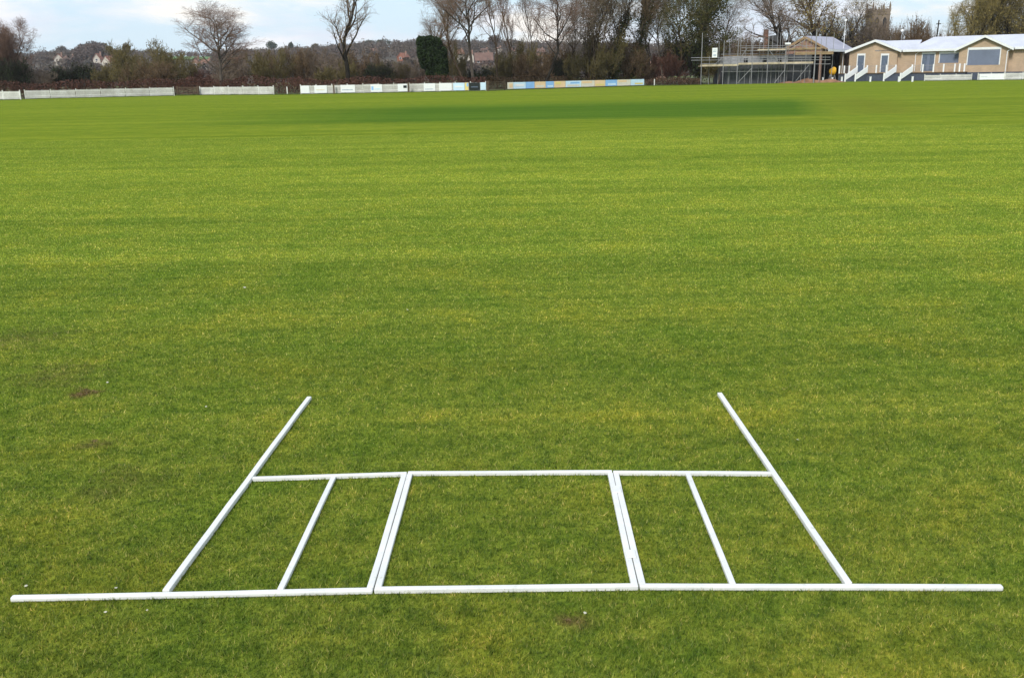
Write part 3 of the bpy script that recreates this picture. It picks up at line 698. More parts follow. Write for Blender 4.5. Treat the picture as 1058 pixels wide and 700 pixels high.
BUSH = [
 (6, 136, 60, 22, 'green', 'dark green ivy bush under the left edge tree'),
 (32, 142, 70, 22, 'mixed', 'low grey brown bush right of the left edge trees'),
 (64, 150, 69, 24, 'green', 'low dark green bush below the cream and pink roofed houses'),
 (92, 150, 66, 17, 'green', 'rounded dark green bush below the tall white gabled house'),
 (122, 145, 60, 22, 'olive', 'olive bush climbing toward the big brown mound, right of the white houses'),
 (150, 143, 44, 34, 'olive', 'biggest rounded olive brown mound of scrub at left'),
 (160, 138, 64, 24, 'brown', 'rusty brown bush in front of the biggest scrub mound'),
 (184, 142, 56, 18, 'olive', 'olive bush on the right flank of the biggest scrub mound'),
 (206, 145, 73, 18, 'purple', 'low plum brown bush below the pinkish houses and pasture'),
 (236, 142, 62, 20, 'mixed', 'grey brown bush behind the trunk of the round crowned tree'),
 (258, 144, 52, 24, 'mixed', 'tall grey brown bush right of the round crowned tree'),
 (284, 142, 52, 26, 'olive', 'broad olive bush below the flat topped skyline tree'),
 (312, 144, 51, 22, 'brown', 'brown bush between the olive bush and the tall sparse tree'),
 (338, 142, 51, 22, 'mixed', 'grey brown bush left of the tall sparse tree'),
 (350, 138, 62, 22, 'olive', 'rounded olive bush low at the foot of the tall sparse tree'),
 (372, 145, 54, 20, 'brown', 'brown bush right of the trunk of the tall sparse tree'),
 (386, 139, 66, 18, 'green', 'low dark green bush halfway between the sparse tree and ivy tree'),
 (404, 142, 65, 20, 'olive', 'low olive bush below the orange gabled house'),
 (424, 142, 63, 16, 'mixed', 'low grey brown bush just left of the ivy smothered tree'),
 (466, 142, 46, 14, 'olive', 'olive bush just right of the ivy smothered tree'),
 (492, 145, 72, 18, 'green', 'low dark evergreen bush behind the V forked tree'),
 (510, 142, 70, 16, 'green', 'low dark evergreen bush under the long pinkish roof'),
 (532, 139, 44, 22, 'olive', 'tall olive brown bush behind the left end of the blue and orange boards'),
 (548, 137, 56, 18, 'brown', 'brown bush behind the blue board, left of the leaning fork'),
 (576, 142, 50, 20, 'brown', 'brown bush right of the leaning forked tree'),
 (584, 139, 60, 12, 'green', 'narrow dark green bush right of the leaning forked tree'),
 (602, 138, 44, 22, 'olive', 'olive bush at the foot of the many stemmed tree'),
 (624, 136, 30, 22, 'olive', 'tall olive bush around the left ivy trunked tree'),
 (645, 141, 42, 24, 'brown', 'brown bush between the two ivy trunked trees'),
 (662, 142, 58, 16, 'brown', 'brown bush right of the ivy trunked pair'),
 (690, 146, 52, 22, 'purple', 'plum brown bush behind the slim pale trunk'),
 (712, 140, 36, 26, 'green', 'dark green bush under the dense bushy ivy tree'),
 (738, 146, 40, 24, 'olive', 'olive bush behind the white notice on the scaffolding'),
 (765, 165, 40, 24, 'brown', 'brown bush behind the left half of the scaffolding'),
 (786, 170, 46, 20, 'olive', 'olive bush behind the unfinished wall, left of the old dark roof'),
 (816, 172, 38, 20, 'brown', 'brown bush behind the middle of the unfinished building'),
 (836, 168, 26, 18, 'olive', 'tall olive bush left of the ridge of the new grey roof'),
 (868, 176, 20, 22, 'green', 'dark green bush behind the new grey roof'),
 (896, 176, 20, 17, 'mixed', 'twiggy grey brown bush hiding the foot of the church tower'),
 (913, 178, 22, 16, 'mixed', 'grey brown bush right of the church tower'),
 (936, 178, 22, 20, 'brown', 'brown twiggy bush behind the white globe lamp'),
 (958, 180, 24, 18, 'mixed', 'grey brown bush behind the dark telegraph pole'),
 (1008, 176, 22, 24, 'olive', 'olive bush between the willow trunks'),
 (1046, 176, 24, 24, 'brown', 'brown bush at the right edge behind the pavilion roof'),
]
for b_ in BUSH: bush(*b_)

# long plum-brown hedges behind the fences
def hedge(px0, px1, Y0, Y1, top, mats, label, dens=30):
    a, b_ = GX(px0, Y0), GX(px1, Y1); L = (b_-a).length
    root = empty('hedge', (a+b_)/2, label, 'hedge', 'hedges behind the fences')
    d = (b_-a).normalized(); nrm = Vector((-d.y, d.x, 0)); rnd = random.Random(int(px0)+99)
    S = []; hm = zt((px0+px1)/2, top, (Y0+Y1)/2)
    n = int(L*dens)
    for i in range(n):
        t = (rnd.random()-.5)*L; wv = rnd.gauss(0, .5); hh = hm*(0.86+0.10*math.sin(t*.7+px0)+0.06*math.sin(t*2.3))*rnd.uniform(.72, 1.04)
        p = d*t + nrm*wv; q = Vector((p.x+rnd.gauss(0, .35), p.y+rnd.gauss(0, .3), hh*rnd.uniform(.5, 1)))
        p.z = rnd.uniform(0, hh*.4); S.append((*p, *q, .012, .007, 0))
        for _ in range(3):
            f = rnd.uniform(.4, 1); m_ = p.lerp(q, f); e = m_+Vector((rnd.gauss(0, .25), rnd.gauss(0, .2), rnd.uniform(.05, .4)))
            e.z = min(e.z, hh*1.03); S.append((*m_, *e, .009, .006, 1))
    link('stems', segs_mesh('stems', S, 3), M[mats[0]], root)
    m2 = int(L*170); r_ = np.random.default_rng(int(px0)+105)
    tt = (r_.random(m2)-.5)*L; ww = r_.normal(size=m2)*.5; zz = r_.random(m2)**.8*hm*.86*(0.92+0.10*np.sin(tt*.7+px0))
    P = np.stack([d.x*tt+nrm.x*ww, d.y*tt+nrm.y*ww, zz], 1)
    aa = r_.normal(size=(m2, 3)); aa /= np.linalg.norm(aa, axis=1)[:, None]; bb = np.cross(aa, r_.normal(size=(m2, 3))); bb /= np.linalg.norm(bb, axis=1)[:, None]
    link('foliage', tri_mesh('foliage', P, aa*.14, bb*.14), M[mats[1]], root)
hedge(-30, 182, 119, 130, 79.5, ('twig_purple', 'leaf_purple'), 'plum brown clipped hedge behind the leftmost picket fence')
hedge(182, 312, 131, 124, 76, ('twig_purple', 'leaf_purple'), 'plum brown hedge behind the short white fence and the gap beside it')
hedge(312, 502, 122, 124, 76, ('twig_purple', 'leaf_purple'), 'plum brown hedge behind the fence with white and black banners')
hedge(502, 668, 131, 146, 74, ('twig_brown', 'leaf_brown'), 'dark brown hedge bottom behind the blue and orange boards')
hedge(668, 724, 143, 141, 79, ('twig_red', 'leaf_brown'), 'low rusty brown hedge left of the scaffolding')

# ---------------------------------------------------------------- fences and boards
def fence_run(p0, p1, h, label, panel=2.4, picket=True, mat=None, gaps=(), group='white boundary fences'):
    mat = mat or M['fence_white']
    L = (p1-p0).length; ang = math.atan2(p1.y-p0.y, p1.x-p0.x)
    root = empty('picket_fence', p0, label, 'fence', group, ang)
    n = max(1, round(L/panel)); pl = L/n
    for i in range(n):
        x0 = i*pl; mb = MB()
        if i not in gaps:
            dz = random.uniform(-.02, .03)
            for z in (0.28, h*0.78): mb.box(x0+.05, x0+pl-.05, 0.0, 0.035, z+dz, z+.08+dz)
            x = x0+.09
            while x < x0+pl-.10:
                hh = h*random.uniform(.97, 1.0)+dz
                mb.prism([(x, -.022, .06), (x+.075, -.022, .06), (x+.075, -.022, hh-.04), (x+.037, -.022, hh), (x, -.022, hh-.04)], (0, .02, 0)); x += .115
            mb.build('picket_panel', mat, root)
    for i in range(n+1):
        MB().box(i*pl-.045, i*pl+.045, -.03, .06, 0, h+.10).build('post', mat, root)
    return root, ang
FA0, FA1 = G(-14, 103.6), G(21.5, 103.0)
fence_run(FA0, FA1, 1.02, 'short white picket fence cut by the left edge, left of a narrow gap')
FB0, FB1 = G(26.5, 102.6), G(180, 99.0)
fence_run(FB0, FB1, 1.02, 'long white picket fence at left with slightly uneven panels', gaps=(), panel=2.7)
FC0, FC1 = G(207, 98.3), G(283, 97.9)
fence_run(FC0, FC1, 1.0, 'short white picket fence standing alone below the round crowned tree')
FD0, FD1 = G(311, 97.6), G(502, 94.0)
rD, angD = fence_run(FD0, FD1, 1.05, 'long white picket fence hung with white and black banners', panel=1.9)
FE0, FE1 = G(524, 93.0), G(665, 88.8)

def banner(P0, P1, px0, px1, h, mat, label, marks=(), name='banner', z0=.12, cat='banner', group='banners on the boundary fences', y=-.05):
    """flat board hung on the front of the fence line P0-P1 between two picture columns"""
    def s_of(px):
        d = ray(px, 95); e = P1-P0; # intersect in plan
        t = (d[0]*P0.y - d[1]*P0.x)/(d[1]*e.x - d[0]*e.y); return t*e.length
    s0, s1 = s_of(px0), s_of(px1); ang = math.atan2(P1.y-P0.y, P1.x-P0.x)
    e = (P1-P0).normalized()
    root = empty(name, P0+e*s0, label, cat, group, ang)
    L = s1-s0
    MB().box(0, L, y-.03, y, z0, z0+h).build('sheet', mat, root)
    for (u0, u1, v0, v1, mk) in marks:
        MB().box(u0*L, u1*L, y-.042, y-.032, z0+v0*h, z0+v1*h).build('printed_mark', M[mk], root)
    return root
M['b_white'] = simple('banner_white', (0.78, 0.80, 0.80), 0.4, 0.04)
M['b_black'] = simple('banner_black', (0.015, 0.02, 0.02), 0.4, 0.1)
M['b_blue'] = simple('banner_blue', (0.27, 0.50, 0.82), 0.4, 0.12, 0.7)
M['b_pale'] = simple('banner_pale_blue', (0.58, 0.76, 0.88), 0.4, 0.1, 0.7)
M['b_orange'] = simple('banner_orange', (0.80, 0.58, 0.34), 0.4, 0.12, 0.7)
M['b_cream'] = simple('banner_cream', (0.72, 0.68, 0.56), 0.4, 0.06)
M['b_yellow'] = simple('banner_yellow', (0.75, 0.62, 0.22), 0.4, 0.06)
M['b_grey'] = simple('banner_print', (0.45, 0.52, 0.58), 0.5, 0.2)
BN = [(311, 320, 'b_white', 'plain white banner at the left end of the bannered fence', ()),
 (325, 338, 'b_white', 'white banner second from the left on the bannered fence', ((.15, .8, .35, .5, 'b_cream'),)),
 (352, 367, 'b_white', 'white banner with a faint grey line of print on the bannered fence', ((.1, .85, .3, .42, 'b_grey'),)),
 (383, 395, 'b_white', 'white banner with a blue swoosh at its left', ((.08, .26, .25, .75, 'b_blue'), (.35, .85, .3, .5, 'b_pale'))),
 (411, 421, 'b_white', 'white banner just left of the dark gap post', ((.6, .95, .45, .8, 'b_black'),)),
 (438, 450, 'b_white', 'plain white banner right of the dark gap post', ((.1, .8, .2, .3, 'b_grey'),)),
 (454, 467, 'b_white', 'plain white banner between two short runs of pickets', ()),
 (468.5, 480, 'b_pale', 'pale blue tinted banner left of the narrow yellow one', ((.15, .8, .4, .6, 'b_white'),)),
 (480.6, 484, 'b_yellow', 'narrow yellow and blue banner left of the black one', ((.5, .95, .5, .95, 'b_blue'),)),
 (484.6, 496, 'b_black', 'black banner, the only dark one on the fence', ((.2, .8, .35, .5, 'door'),)),
 (496.6, 502, 'b_pale', 'pale blue banner at the right end of the bannered fence', ())]
for (a, b_, mk, lab, mks) in BN: banner(FD0, FD1, a, b_, .88, M[mk], lab, mks)
MB().box(-.09, .09, -.2, -.1, 0, 1.15).build('fence_post', M['wood_old'], None, G(345.5, 97.0))
tag(bpy.data.objects['fence_post'], 'dark wooden post in the bannered fence near its left end', 'post', 'dark posts in the bannered fence')
o = bpy.data.objects['fence_post'].copy(); COL.objects.link(o); o.location = G(422.5, 95.6); tag(o, 'dark wooden post in the middle of the bannered fence', 'post')
# continuous sponsor boards
SEG = [(524, 530, 'b_cream', ((.3, .9, .2, .8, 'b_orange'),)), (530, 543, 'b_pale', ((.15, .85, .35, .7, 'b_white'),)), (543, 552, 'b_blue', ()), (552, 563.5, 'b_orange', ((.15, .85, .1, .45, 'b_cream'),)),
 (563.5, 572, 'b_blue', ((.2, .9, .1, .4, 'b_pale'),)), (572, 584, 'b_orange', ((.1, .6, .5, .9, 'b_yellow'),)), (584, 600, 'b_pale', ((.1, .9, .1, .4, 'b_cream'), (.3, .9, .55, .8, 'b_blue'))), (600, 614, 'b_cream', ((.05, .8, .55, .9, 'b_orange'),)),
 (614, 625, 'b_orange', ((.1, .9, .1, .4, 'b_yellow'),)), (625, 637, 'b_blue', ((.2, .9, .1, .45, 'b_pale'),)), (637, 651, 'b_cream', ((.1, .7, .6, .9, 'b_orange'),)), (651, 665, 'b_pale', ((.3, .9, .15, .4, 'b_yellow'),))]
SL = ['short cream and orange sponsor board at the left end of the row', 'pale blue board with a white panel, next to the left end', 'plain strong blue board beside an orange one',
 'orange board with a cream foot between two blue boards', 'blue board with a pale foot between two orange boards', 'orange board with a yellow corner in the middle of the row', 'long pale blue board with a cream foot and a blue panel',
 'cream board with an orange top, left of the yellow footed board', 'orange board with a yellow foot toward the right', 'blue board with a pale foot toward the right', 'cream board with a small orange top near the right end', 'pale blue board at the right end of the row']
for (a, b_, mk, mks), lab in zip(SEG, SL):
    banner(FE0, FE1, a+.15, b_-.1, .80, M[mk], lab, mks, 'sponsor_board', .12, 'sign board', 'blue and orange sponsor boards in a row')
# gates and posts
def gate(p0, p1, h, label, nm='wooden_gate'):
    L = (p1-p0).length; root = empty(nm, p0, label, 'gate', None, math.atan2(p1.y-p0.y, p1.x-p0.x))
    for x in (0, L): MB().box(x-.08, x+.08, -.08, .08, 0, h+.15).build('post', M['wood_old'], root)
    mb = MB()
    for i in range(5): mb.box(.09, L-.09, -.02, .02, .18+i*(h-.25)/4, .26+i*(h-.25)/4)
    mb.bar((.12, -.04, .2), (L-.12, -.04, h-.06), .03, .08)
    mb.build('bars', M['wood_old'], root)
gate(G(184, 98.8), G(205, 98.4), 1.0, 'dark weathered field gate between the two leftmost white fences')
gate(G(504.5, 94.2), G(521.5, 93.4), 1.05, 'dark weathered gate between the bannered fence and the sponsor boards')
for (px, py, lab) in ((297, 97.6, 'small white marker post in the dark gap right of the short white fence'), (676, 88.6, 'small white marker post just right of the sponsor boards')):
    ob = MB().box(-.06, .06, -.06, .06, 0, .85).prism([(-.06, -.06, .852), (.06, -.06, .852), (0, -.06, .93)], (0, .12, 0)).build('marker_post', M['fence_white'], None, G(px, py))
    tag(ob, lab, 'post', 'white marker posts')

# ---------------------------------------------------------------- pavilion
P0 = G(868, 84.3); P1_ = G(1070, 82.2); dv = (P1_-P0).normalized(); angP = math.atan2(dv.y, dv.x)
inv = Matrix.Rotation(-angP, 3, 'Z')
def loc(p): return inv @ (Vector(p)-P0)
def PF(px, py, off=0.0):                       # intersection of the pixel ray with the facade plane shifted by off toward the viewer
    n = Vector((dv.y, -dv.x, 0)); d = Vector(ray(px, py)); o = Vector((0, 0, HC)); q = P0 + n*off
    k = (q-o).dot(n)/d.dot(n); return loc(o+d*k)
FW = -2.2                                       # wall sits 2.2 m behind the deck front
pav = empty('pavilion', P0, 'buff brick sports pavilion with pale grey roof, shutters and a raised veranda', 'pavilion', None, angP)
def sx(px, off=FW): return PF(px, 60, off).x
def zz(px, py, off=FW): return PF(px, py, off).z
yw = -FW                                        # local y of front wall (away from viewer is +y)
deck_z = zz(920, 75.2); eav = zz(900, 51.8)
xa, xb, xc, xd = sx(877.5), sx(927), sx(991), sx(1042); xe = sx(1085)
apx = sx(903.5); apz = zz(903, 42.3); ridge_z = zz(960, 38.0, FW-3.0)
eav2 = eav - 0.05
D = 9.0
# walls: left wing with gable, link, main
wl = MB()
wl.prism([(xa, yw, .02), (xb, yw, .02), (xb, yw, eav), (apx, yw, apz-.25), (xa, yw, eav)], (0, 7.0, 0))
wl.box(xb+.003, xc-.003, yw+.5, yw+8.5, .02, eav2)
gy = yw-0.5
gpx = (xc+xd)/2; gpz = zz(1017, 37.6, FW+.5); geav = eav2
wl.prism([(xc, gy, .02), (xd, gy, .02), (xd, gy, geav), (gpx, gy, gpz-.3), (xc, gy, geav)], (0, 6.5, 0))
wl.box(xd+.003, xe, yw+.5, yw+8.5, .02, eav2)
wl.build('wall', M['buff'], pav)
th = .16
rf = MB()
for s_, xx in ((-1, xa), (1, xb)):             # wing roof over gable, ridge running back
    hw = abs(xx-apx); ov = .55; ez = eav-(apz-eav)*ov/hw
    rf.prism([(xx+s_*ov, yw-.5, ez), (apx, yw-.5, apz), (apx, yw-.5, apz+th), (xx+s_*ov, yw-.5, ez+th)], (0, 8.0, 0))
rf.prism([(apx+.01, yw+.0, eav-.05), (apx+.01, yw+4.2, apz+.05), (apx+.01, yw+4.2, apz+.05-th), (apx+.01, yw, eav-.05-th)], (sx(946)-apx, 0, 0))
x1 = sx(940); rx1 = x1+2.4
fe = yw+.0; ez = eav2-.04
def slab(pts, t=.14): rf.prism(pts, (0, 0, -t))
slab([(x1-.4, fe, ez), (xe+.6, fe, ez), (xe+.6, fe+4.7, ridge_z), (rx1, fe+4.7, ridge_z)])
slab([(rx1, fe+4.7, ridge_z), (xe+.6, fe+4.7, ridge_z), (xe+.6, fe+9.4, ez), (x1-.4, fe+9.4, ez)])
slab([(x1-.41, fe, ez), (rx1-.01, fe+4.7, ridge_z), (x1-.41, fe+9.4, ez)])
for s_, xx in ((-1, xc), (1, xd)):
    hw = abs(xx-gpx); ov = .6; ez2 = geav-(gpz-geav)*ov/hw
    rf.prism([(xx+s_*ov, gy-.5, ez2), (gpx, gy-.5, gpz), (gpx, gy-.5, gpz+th), (xx+s_*ov, gy-.5, ez2+th)], (0, 5.2, 0))
roof = rf.build('roof', M['pav_roof'], pav)
fa = MB()
def barge(xl, xm, xr, ev, pk, y):
    for s_, xx in ((-1, xl), (1, xr)):
        ov = .6; e_ = ev-(pk-ev)*ov/abs(xx-xm)
        fa.prism([(xx+s_*ov, y, e_-.20), (xm, y, pk-.16), (xm, y, pk+.17), (xx+s_*ov, y, e_+.17)], (0, -.05, 0))
barge(xa, apx, xb, eav, apz, yw-.503); barge(xc, gpx, xd, geav, gpz, gy-.503)
for (q0, q1) in ((xb+.7, x1-.5), (x1-.5, xc-.65), (xd+.65, xe+.6)): fa.box(q0, q1-.01, yw-.12, yw-.003, eav2-.34, eav2-.02)
fa.build('fascia', M['fascia'], pav)
# doors
def opening(px0, px1, py0, py1, mat, name, y, fr=.14, frame_top=.28, off=None):
    a, b_ = sx(px0, FW), sx(px1, FW); z0, z1 = zz((px0+px1)/2, py1), zz((px0+px1)/2, py0)
    f_ = MB(); f_.box(a-fr, a, y-.06, y-.004, z0, z1+frame_top); f_.box(b_, b_+fr, y-.06, y-.004, z0, z1+frame_top); f_.box(a+.002, b_-.002, y-.06, y-.004, z1+.002, z1+frame_top)
    p = MB().box(a+.002, b_-.002, y-.03, y-.004, z0, z1).build(name, mat, pav)
    f_.build('frame', M['fascia'], p)
    return p, a, b_, z0, z1
for (q0, q1) in ((886.5, 893), (911, 917.5)):
    p, a, b_, z0, z1 = opening(q0, q1, 57.5, 74.6, M['door'], 'door', yw)
    MB().box(b_-.22, b_-.15, yw-.08, yw-.032, z0+1.0, z0+1.25).build('handle', M['galv'], p)
p, a, b_, z0, z1 = opening(952.5, 965, 56, 73.5, M['door'], 'door', yw+.5, .1, .25)
for x in (a+.7, (a+b_)/2, b_-.7): MB().box(x-.03, x+.03, yw+.455, yw+.468, z0+.05, z1-.05).build('mullion', M['shutter'], p)
p, a, b_, z0, z1 = opening(970.5, 992.5, 55.5, 65.0, M['shutter'], 'shutter', yw+.5, .12, .34)
g_ = MB()
for i in range(9): g_.box(a+.05, b_-.05, yw+.455, yw+.468, z0+.1+i*(z1-z0-.1)/9, z0+.1+i*(z1-z0-.1)/9+.05)
g_.build('slats', M['door'], p)
p, a, b_, z0, z1 = opening(1000.5, 1033, 51.4, 67.2, M['shutter'], 'shutter', gy, .12, .32)
g_ = MB()
for i in range(14): g_.box(a+.05, b_-.05, gy-.045, gy-.032, z0+.1+i*(z1-z0-.1)/14, z0+.1+i*(z1-z0-.1)/14+.04)
g_.build('slats', M['door'], p)
dp = MB(); xx = sx(1040.5); dp.tube((xx, gy-.1, .1), (xx, gy-.1, geav-.6), .06); dp.tube((xx, gy-.1, geav-.6), (xx+.7, gy-.25, geav-.1), .06); dp.build('downpipe', M['pvc'], pav)
dp = MB(); xx = sx(945.5); dp.tube((xx, yw+.38, 1.3), (xx, yw+.38, eav2-.7), .05); dp.tube((xx, yw+.38, eav2-.7), (xx+.5, yw+.1, eav2-.3), .05); dp.build('downpipe', M['pvc'], pav)
# veranda
x_l = PF(866.5, 76, 0).x; x_r = PF(997, 76, 0).x
vd = MB().box(x_l, x_r, 0.02, yw-.004, 0, deck_z-.12); vd.box(x_r+.003, xe, gy-.32, gy-.004, 0, deck_z-.1); vd.build('plinth', M['plinth'], pav)
MB().box(x_l-.1, x_r+.1, -.08, yw-.004, deck_z-.117, deck_z).build('deck', M['wood_old'], pav)
rail = MB(); zr = deck_z+1.0
STAIR = [(877.5, 3), (889.5, 3), (917, 3), (932, 3)]
stx = [PF(v, 76, 0).x for v in (885.5, 896)] ; st2 = [PF(v, 76, 0).x for v in (925.5, 942.5)]
segs = [(x_l, stx[0]), (stx[1], st2[0]), (st2[1], x_r)]
for (a, b_) in segs:
    if b_-a > .3:
        for z in (.25, .45, .65, .85): rail.box(a, b_, .03, .05, deck_z+z, deck_z+z+.025)
        rail.box(a, b_, .01, .07, zr-.04, zr)
rail.build('railing', M['galv'], pav)
for px in (867.5, 872.5, 877.5, 885.5, 896, 905.5, 916, 925.5, 942.5, 953.5, 964.5, 975, 986.5, 991.5, 996.5):
    x = PF(px, 70, 0).x
    MB().box(x-.09, x+.09, -.05, .12, deck_z+.003, zr+.12).build('post', M['pvc'], pav)
def stair(xs0, xs1):
    run = Vector((-1.25, -1.7, 0)); st = MB(); n = 6
    for i in range(n):
        q0 = run*(1-i/n)+Vector((0, -.085, 0)); q1 = run*(1-(i+1)/n)+Vector((0, -.085, 0))
        st.prism([(xs0+.1+q0.x, q0.y, 0), (xs1-.1+q0.x, q0.y, 0), (xs1-.1+q1.x, q1.y, 0), (xs0+.1+q1.x, q1.y, 0)], (0, 0, deck_z*(i+1)/(n+1)))
    st.build('steps', M['plinth'], pav)
    for x in (xs0, xs1):
        r_ = MB(); a = Vector((x, -.09, 0)); b = a+run
        r_.prism([b+Vector((0, 0, .22)), a+Vector((0, 0, deck_z+.15)), a+Vector((0, 0, zr-.02)), b+Vector((0, 0, .98))], (.07, 0, 0))
        r_.box(b.x-.09, b.x+.09, b.y-.18, b.y-.002, 0, 1.15)
        r_.build('stair_rail', M['pvc'], pav)
stair(*stx); stair(*st2)
for i_, (px, lab) in enumerate(((840, 'by the bare earth at the scaffolding end'), (850, 'left of the yellow machine'), (859.5, 'under the yellow machine'), (869.5, 'at the left corner of the veranda'), (899, 'between the two flights of pavilion steps'), (928.5, 'left of the right hand pavilion steps'), (942.5, 'right of the right hand pavilion steps'))):
    ob = MB().box(-.1, .1, -.1, .1, 0, .62).box(-.12, .12, -.12, .12, .622, .70).build('bollard', M['pvc'], None, G(px, 84.6 if px > 860 else 85.2))
    tag(ob, 'short white bollard ' + lab, 'bollard', 'short white bollards at the field edge')
f1 = (G(955, 83.8), G(1003.5, 83.2)); f2 = (G(1010, 83.2), G(1037, 82.8)); f3 = (G(1037.6, 82.8), G(1075, 82.5))
fence_run(*f1, .82, 'white picket fence in front of the veranda, below the wide shutter', panel=2.0, group='white fences before the pavilion')
fence_run(*f2, .9, 'whiter short fence below the right gable, covered by a sheet', panel=2.0, group='white fences before the pavilion')
banner(*f2, 1010.3, 1036.7, .78, M['b_white'], 'long plain white sheet on the short fence below the right gable', ((.05, .3, .5, .56, 'b_grey'),), z0=.08)
fence_run(*f3, .95, 'white picket fence at the right edge of the photo', panel=2.0, group='white fences before the pavilion')

# ---------------------------------------------------------------- unfinished building and scaffold
YB = 141.0
def X(px, Y=YB): return GX(px, Y).x
def Z(px, py, Y=YB): return zt(px, py, Y)
ub = empty('unfinished_building', GX(790, YB), 'unfinished grey blockwork building with an open timber gable and new grey roof', 'building')
ox, oy = ub.location.x, YB
def ubox(px0, px1, py0, py1, d0, d1, name, mat, parent=None):
    a, b_ = X(px0)-ox, X(px1)-ox; m_ = (px0+px1)/2; z0, z1 = max(0.0, Z(m_, py1)), Z(m_, py0)
    return MB().box(a, b_, d0, d1, z0, z1).build(name, mat, parent or ub)
ubox(748, 813, 66.5, 90, 0, 7.5, 'lower_wall', M['block_dark'])
ubox(747.5, 812.7, 57.5, 66.2, .05, 7.4, 'upper_wall', M['grey_block'])
ubox(747.2, 813.2, 56.9, 57.4, -.02, 7.5, 'wall_plate', M['timber'])
for (q0, q1) in ((767.5, 771.5), (786.5, 791), (802.5, 806.5)):
    ubox(q0, q1, 60.6, 64.6, .0, .045, 'window', M['black'])
ubox(813.2, 838, 57.5, 90, .6, 7.4, 'lower_wall', M['block_dark'])
# gabled part
gL, gR, gA = W(811, 50.5, 149.6), W(850, 50.2, 146.0), W(835, 38.0, 147.8)
gd = Vector((gR.x-gL.x, gR.y-gL.y, 0)).normalized(); rd = Vector((-gd.y, gd.x, 0))
ez = (gL.z+gR.z)/2; az = gA.z
base_l = Vector((gL.x, gL.y, 0)); wdt = (Vector((gR.x, gR.y, 0))-base_l).length; Lr = 12.0
O = Vector((ox, oy, 0))
def gp(s, t, z): return base_l + gd*s + rd*t + Vector((0, 0, z)) - O
wb = MB()
wb.prism([gp(0, .3, 0), gp(wdt*.70, .3, 0), gp(wdt*.70, .3, ez-.7), gp(0, .3, ez-.7)], rd*.25)
wb.build('gable_wall', M['block_dark'], ub)
wb = MB(); wb.prism([gp(0, .29, ez-.69), gp(wdt-.2, .29, ez-.69), gp(wdt-.2, .29, ez), gp(0, .29, ez)], rd*.25)
wb.prism([gp(wdt*.06, .36, ez+.01), gp(wdt*.94, .36, ez+.01), gp(wdt*.5, .36, az-.35)], rd*.12); wb.build('brick_band', M['red_brick'], ub)
wb = MB()
wb.prism([gp(wdt-.25, 11.2, 0), gp(wdt-.25, Lr, 0), gp(wdt-.25, Lr, ez), gp(wdt-.25, 11.2, ez)], -gd*.25)
wb.prism([gp(wdt-.25, .3, 0), gp(wdt-.25, .7, 0), gp(wdt-.25, .7, ez), gp(wdt-.25, .3, ez)], -gd*.25)
wb.prism([gp(wdt-.25, .7, ez-.5), gp(wdt-.25, 11.2, ez-.5), gp(wdt-.25, 11.2, ez), gp(wdt-.25, .7, ez)], -gd*.25)
wb.build('side_wall', M['red_brick'], ub)
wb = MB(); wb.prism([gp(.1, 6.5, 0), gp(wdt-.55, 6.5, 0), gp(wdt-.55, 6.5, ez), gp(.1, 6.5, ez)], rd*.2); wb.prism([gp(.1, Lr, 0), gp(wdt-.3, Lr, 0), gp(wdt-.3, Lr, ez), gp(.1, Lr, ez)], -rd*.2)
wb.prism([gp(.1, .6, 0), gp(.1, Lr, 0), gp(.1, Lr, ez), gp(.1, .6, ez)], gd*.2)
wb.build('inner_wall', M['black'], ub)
tr = MB()
for t_ in (0.0, .62):
    for s0, s1 in ((-.5, wdt*.5), (wdt+.5, wdt*.5)):
        za = ez-.15 if s0 != s1 else az
        tr.bar(gp(s0, t_, ez-.12), gp(s1, t_, az-.06), .05, .2)
    tr.bar(gp(-.3, t_, ez+.05), gp(wdt+.3, t_, ez+.05), .05, .2)
    for fr in (.25, .4, .5, .6, .75):
        zt_ = ez+(az-ez)*(1-abs(fr-.5)*2)
        tr.bar(gp(wdt*fr, t_+.06, ez), gp(wdt*fr, t_+.06, zt_-.1), .05, .12, (1, 0, 0))
tr.build('roof_truss', M['timber'], ub)
rf = MB(); ov = .5; dz = (az-ez)*ov/(wdt/2)
for s0 in (-ov, wdt+ov):
    hipend = Lr+.5
    rf.prism([gp(s0, .9, ez-dz), gp(s0, hipend, ez-dz), gp(wdt/2, hipend-.6, az), gp(wdt/2, .9, az)], (0, 0, .16))
rf.build('roof', M['slate'], ub)
fb = MB(); fb.bar(gp(wdt+ov+.04, .9, ez-dz-.05), gp(wdt+ov+.04, Lr+.5, ez-dz-.05), .05, .32); fb.build('fascia', M['fascia'], ub)
fb = MB(); p_ = gp(wdt-.1, 8.6, 0); fb.box(p_.x-.3, p_.x+.3, p_.y-.2, p_.y+.2, 0, ez-.6); fb.build('pillar', M['timber'], ub)

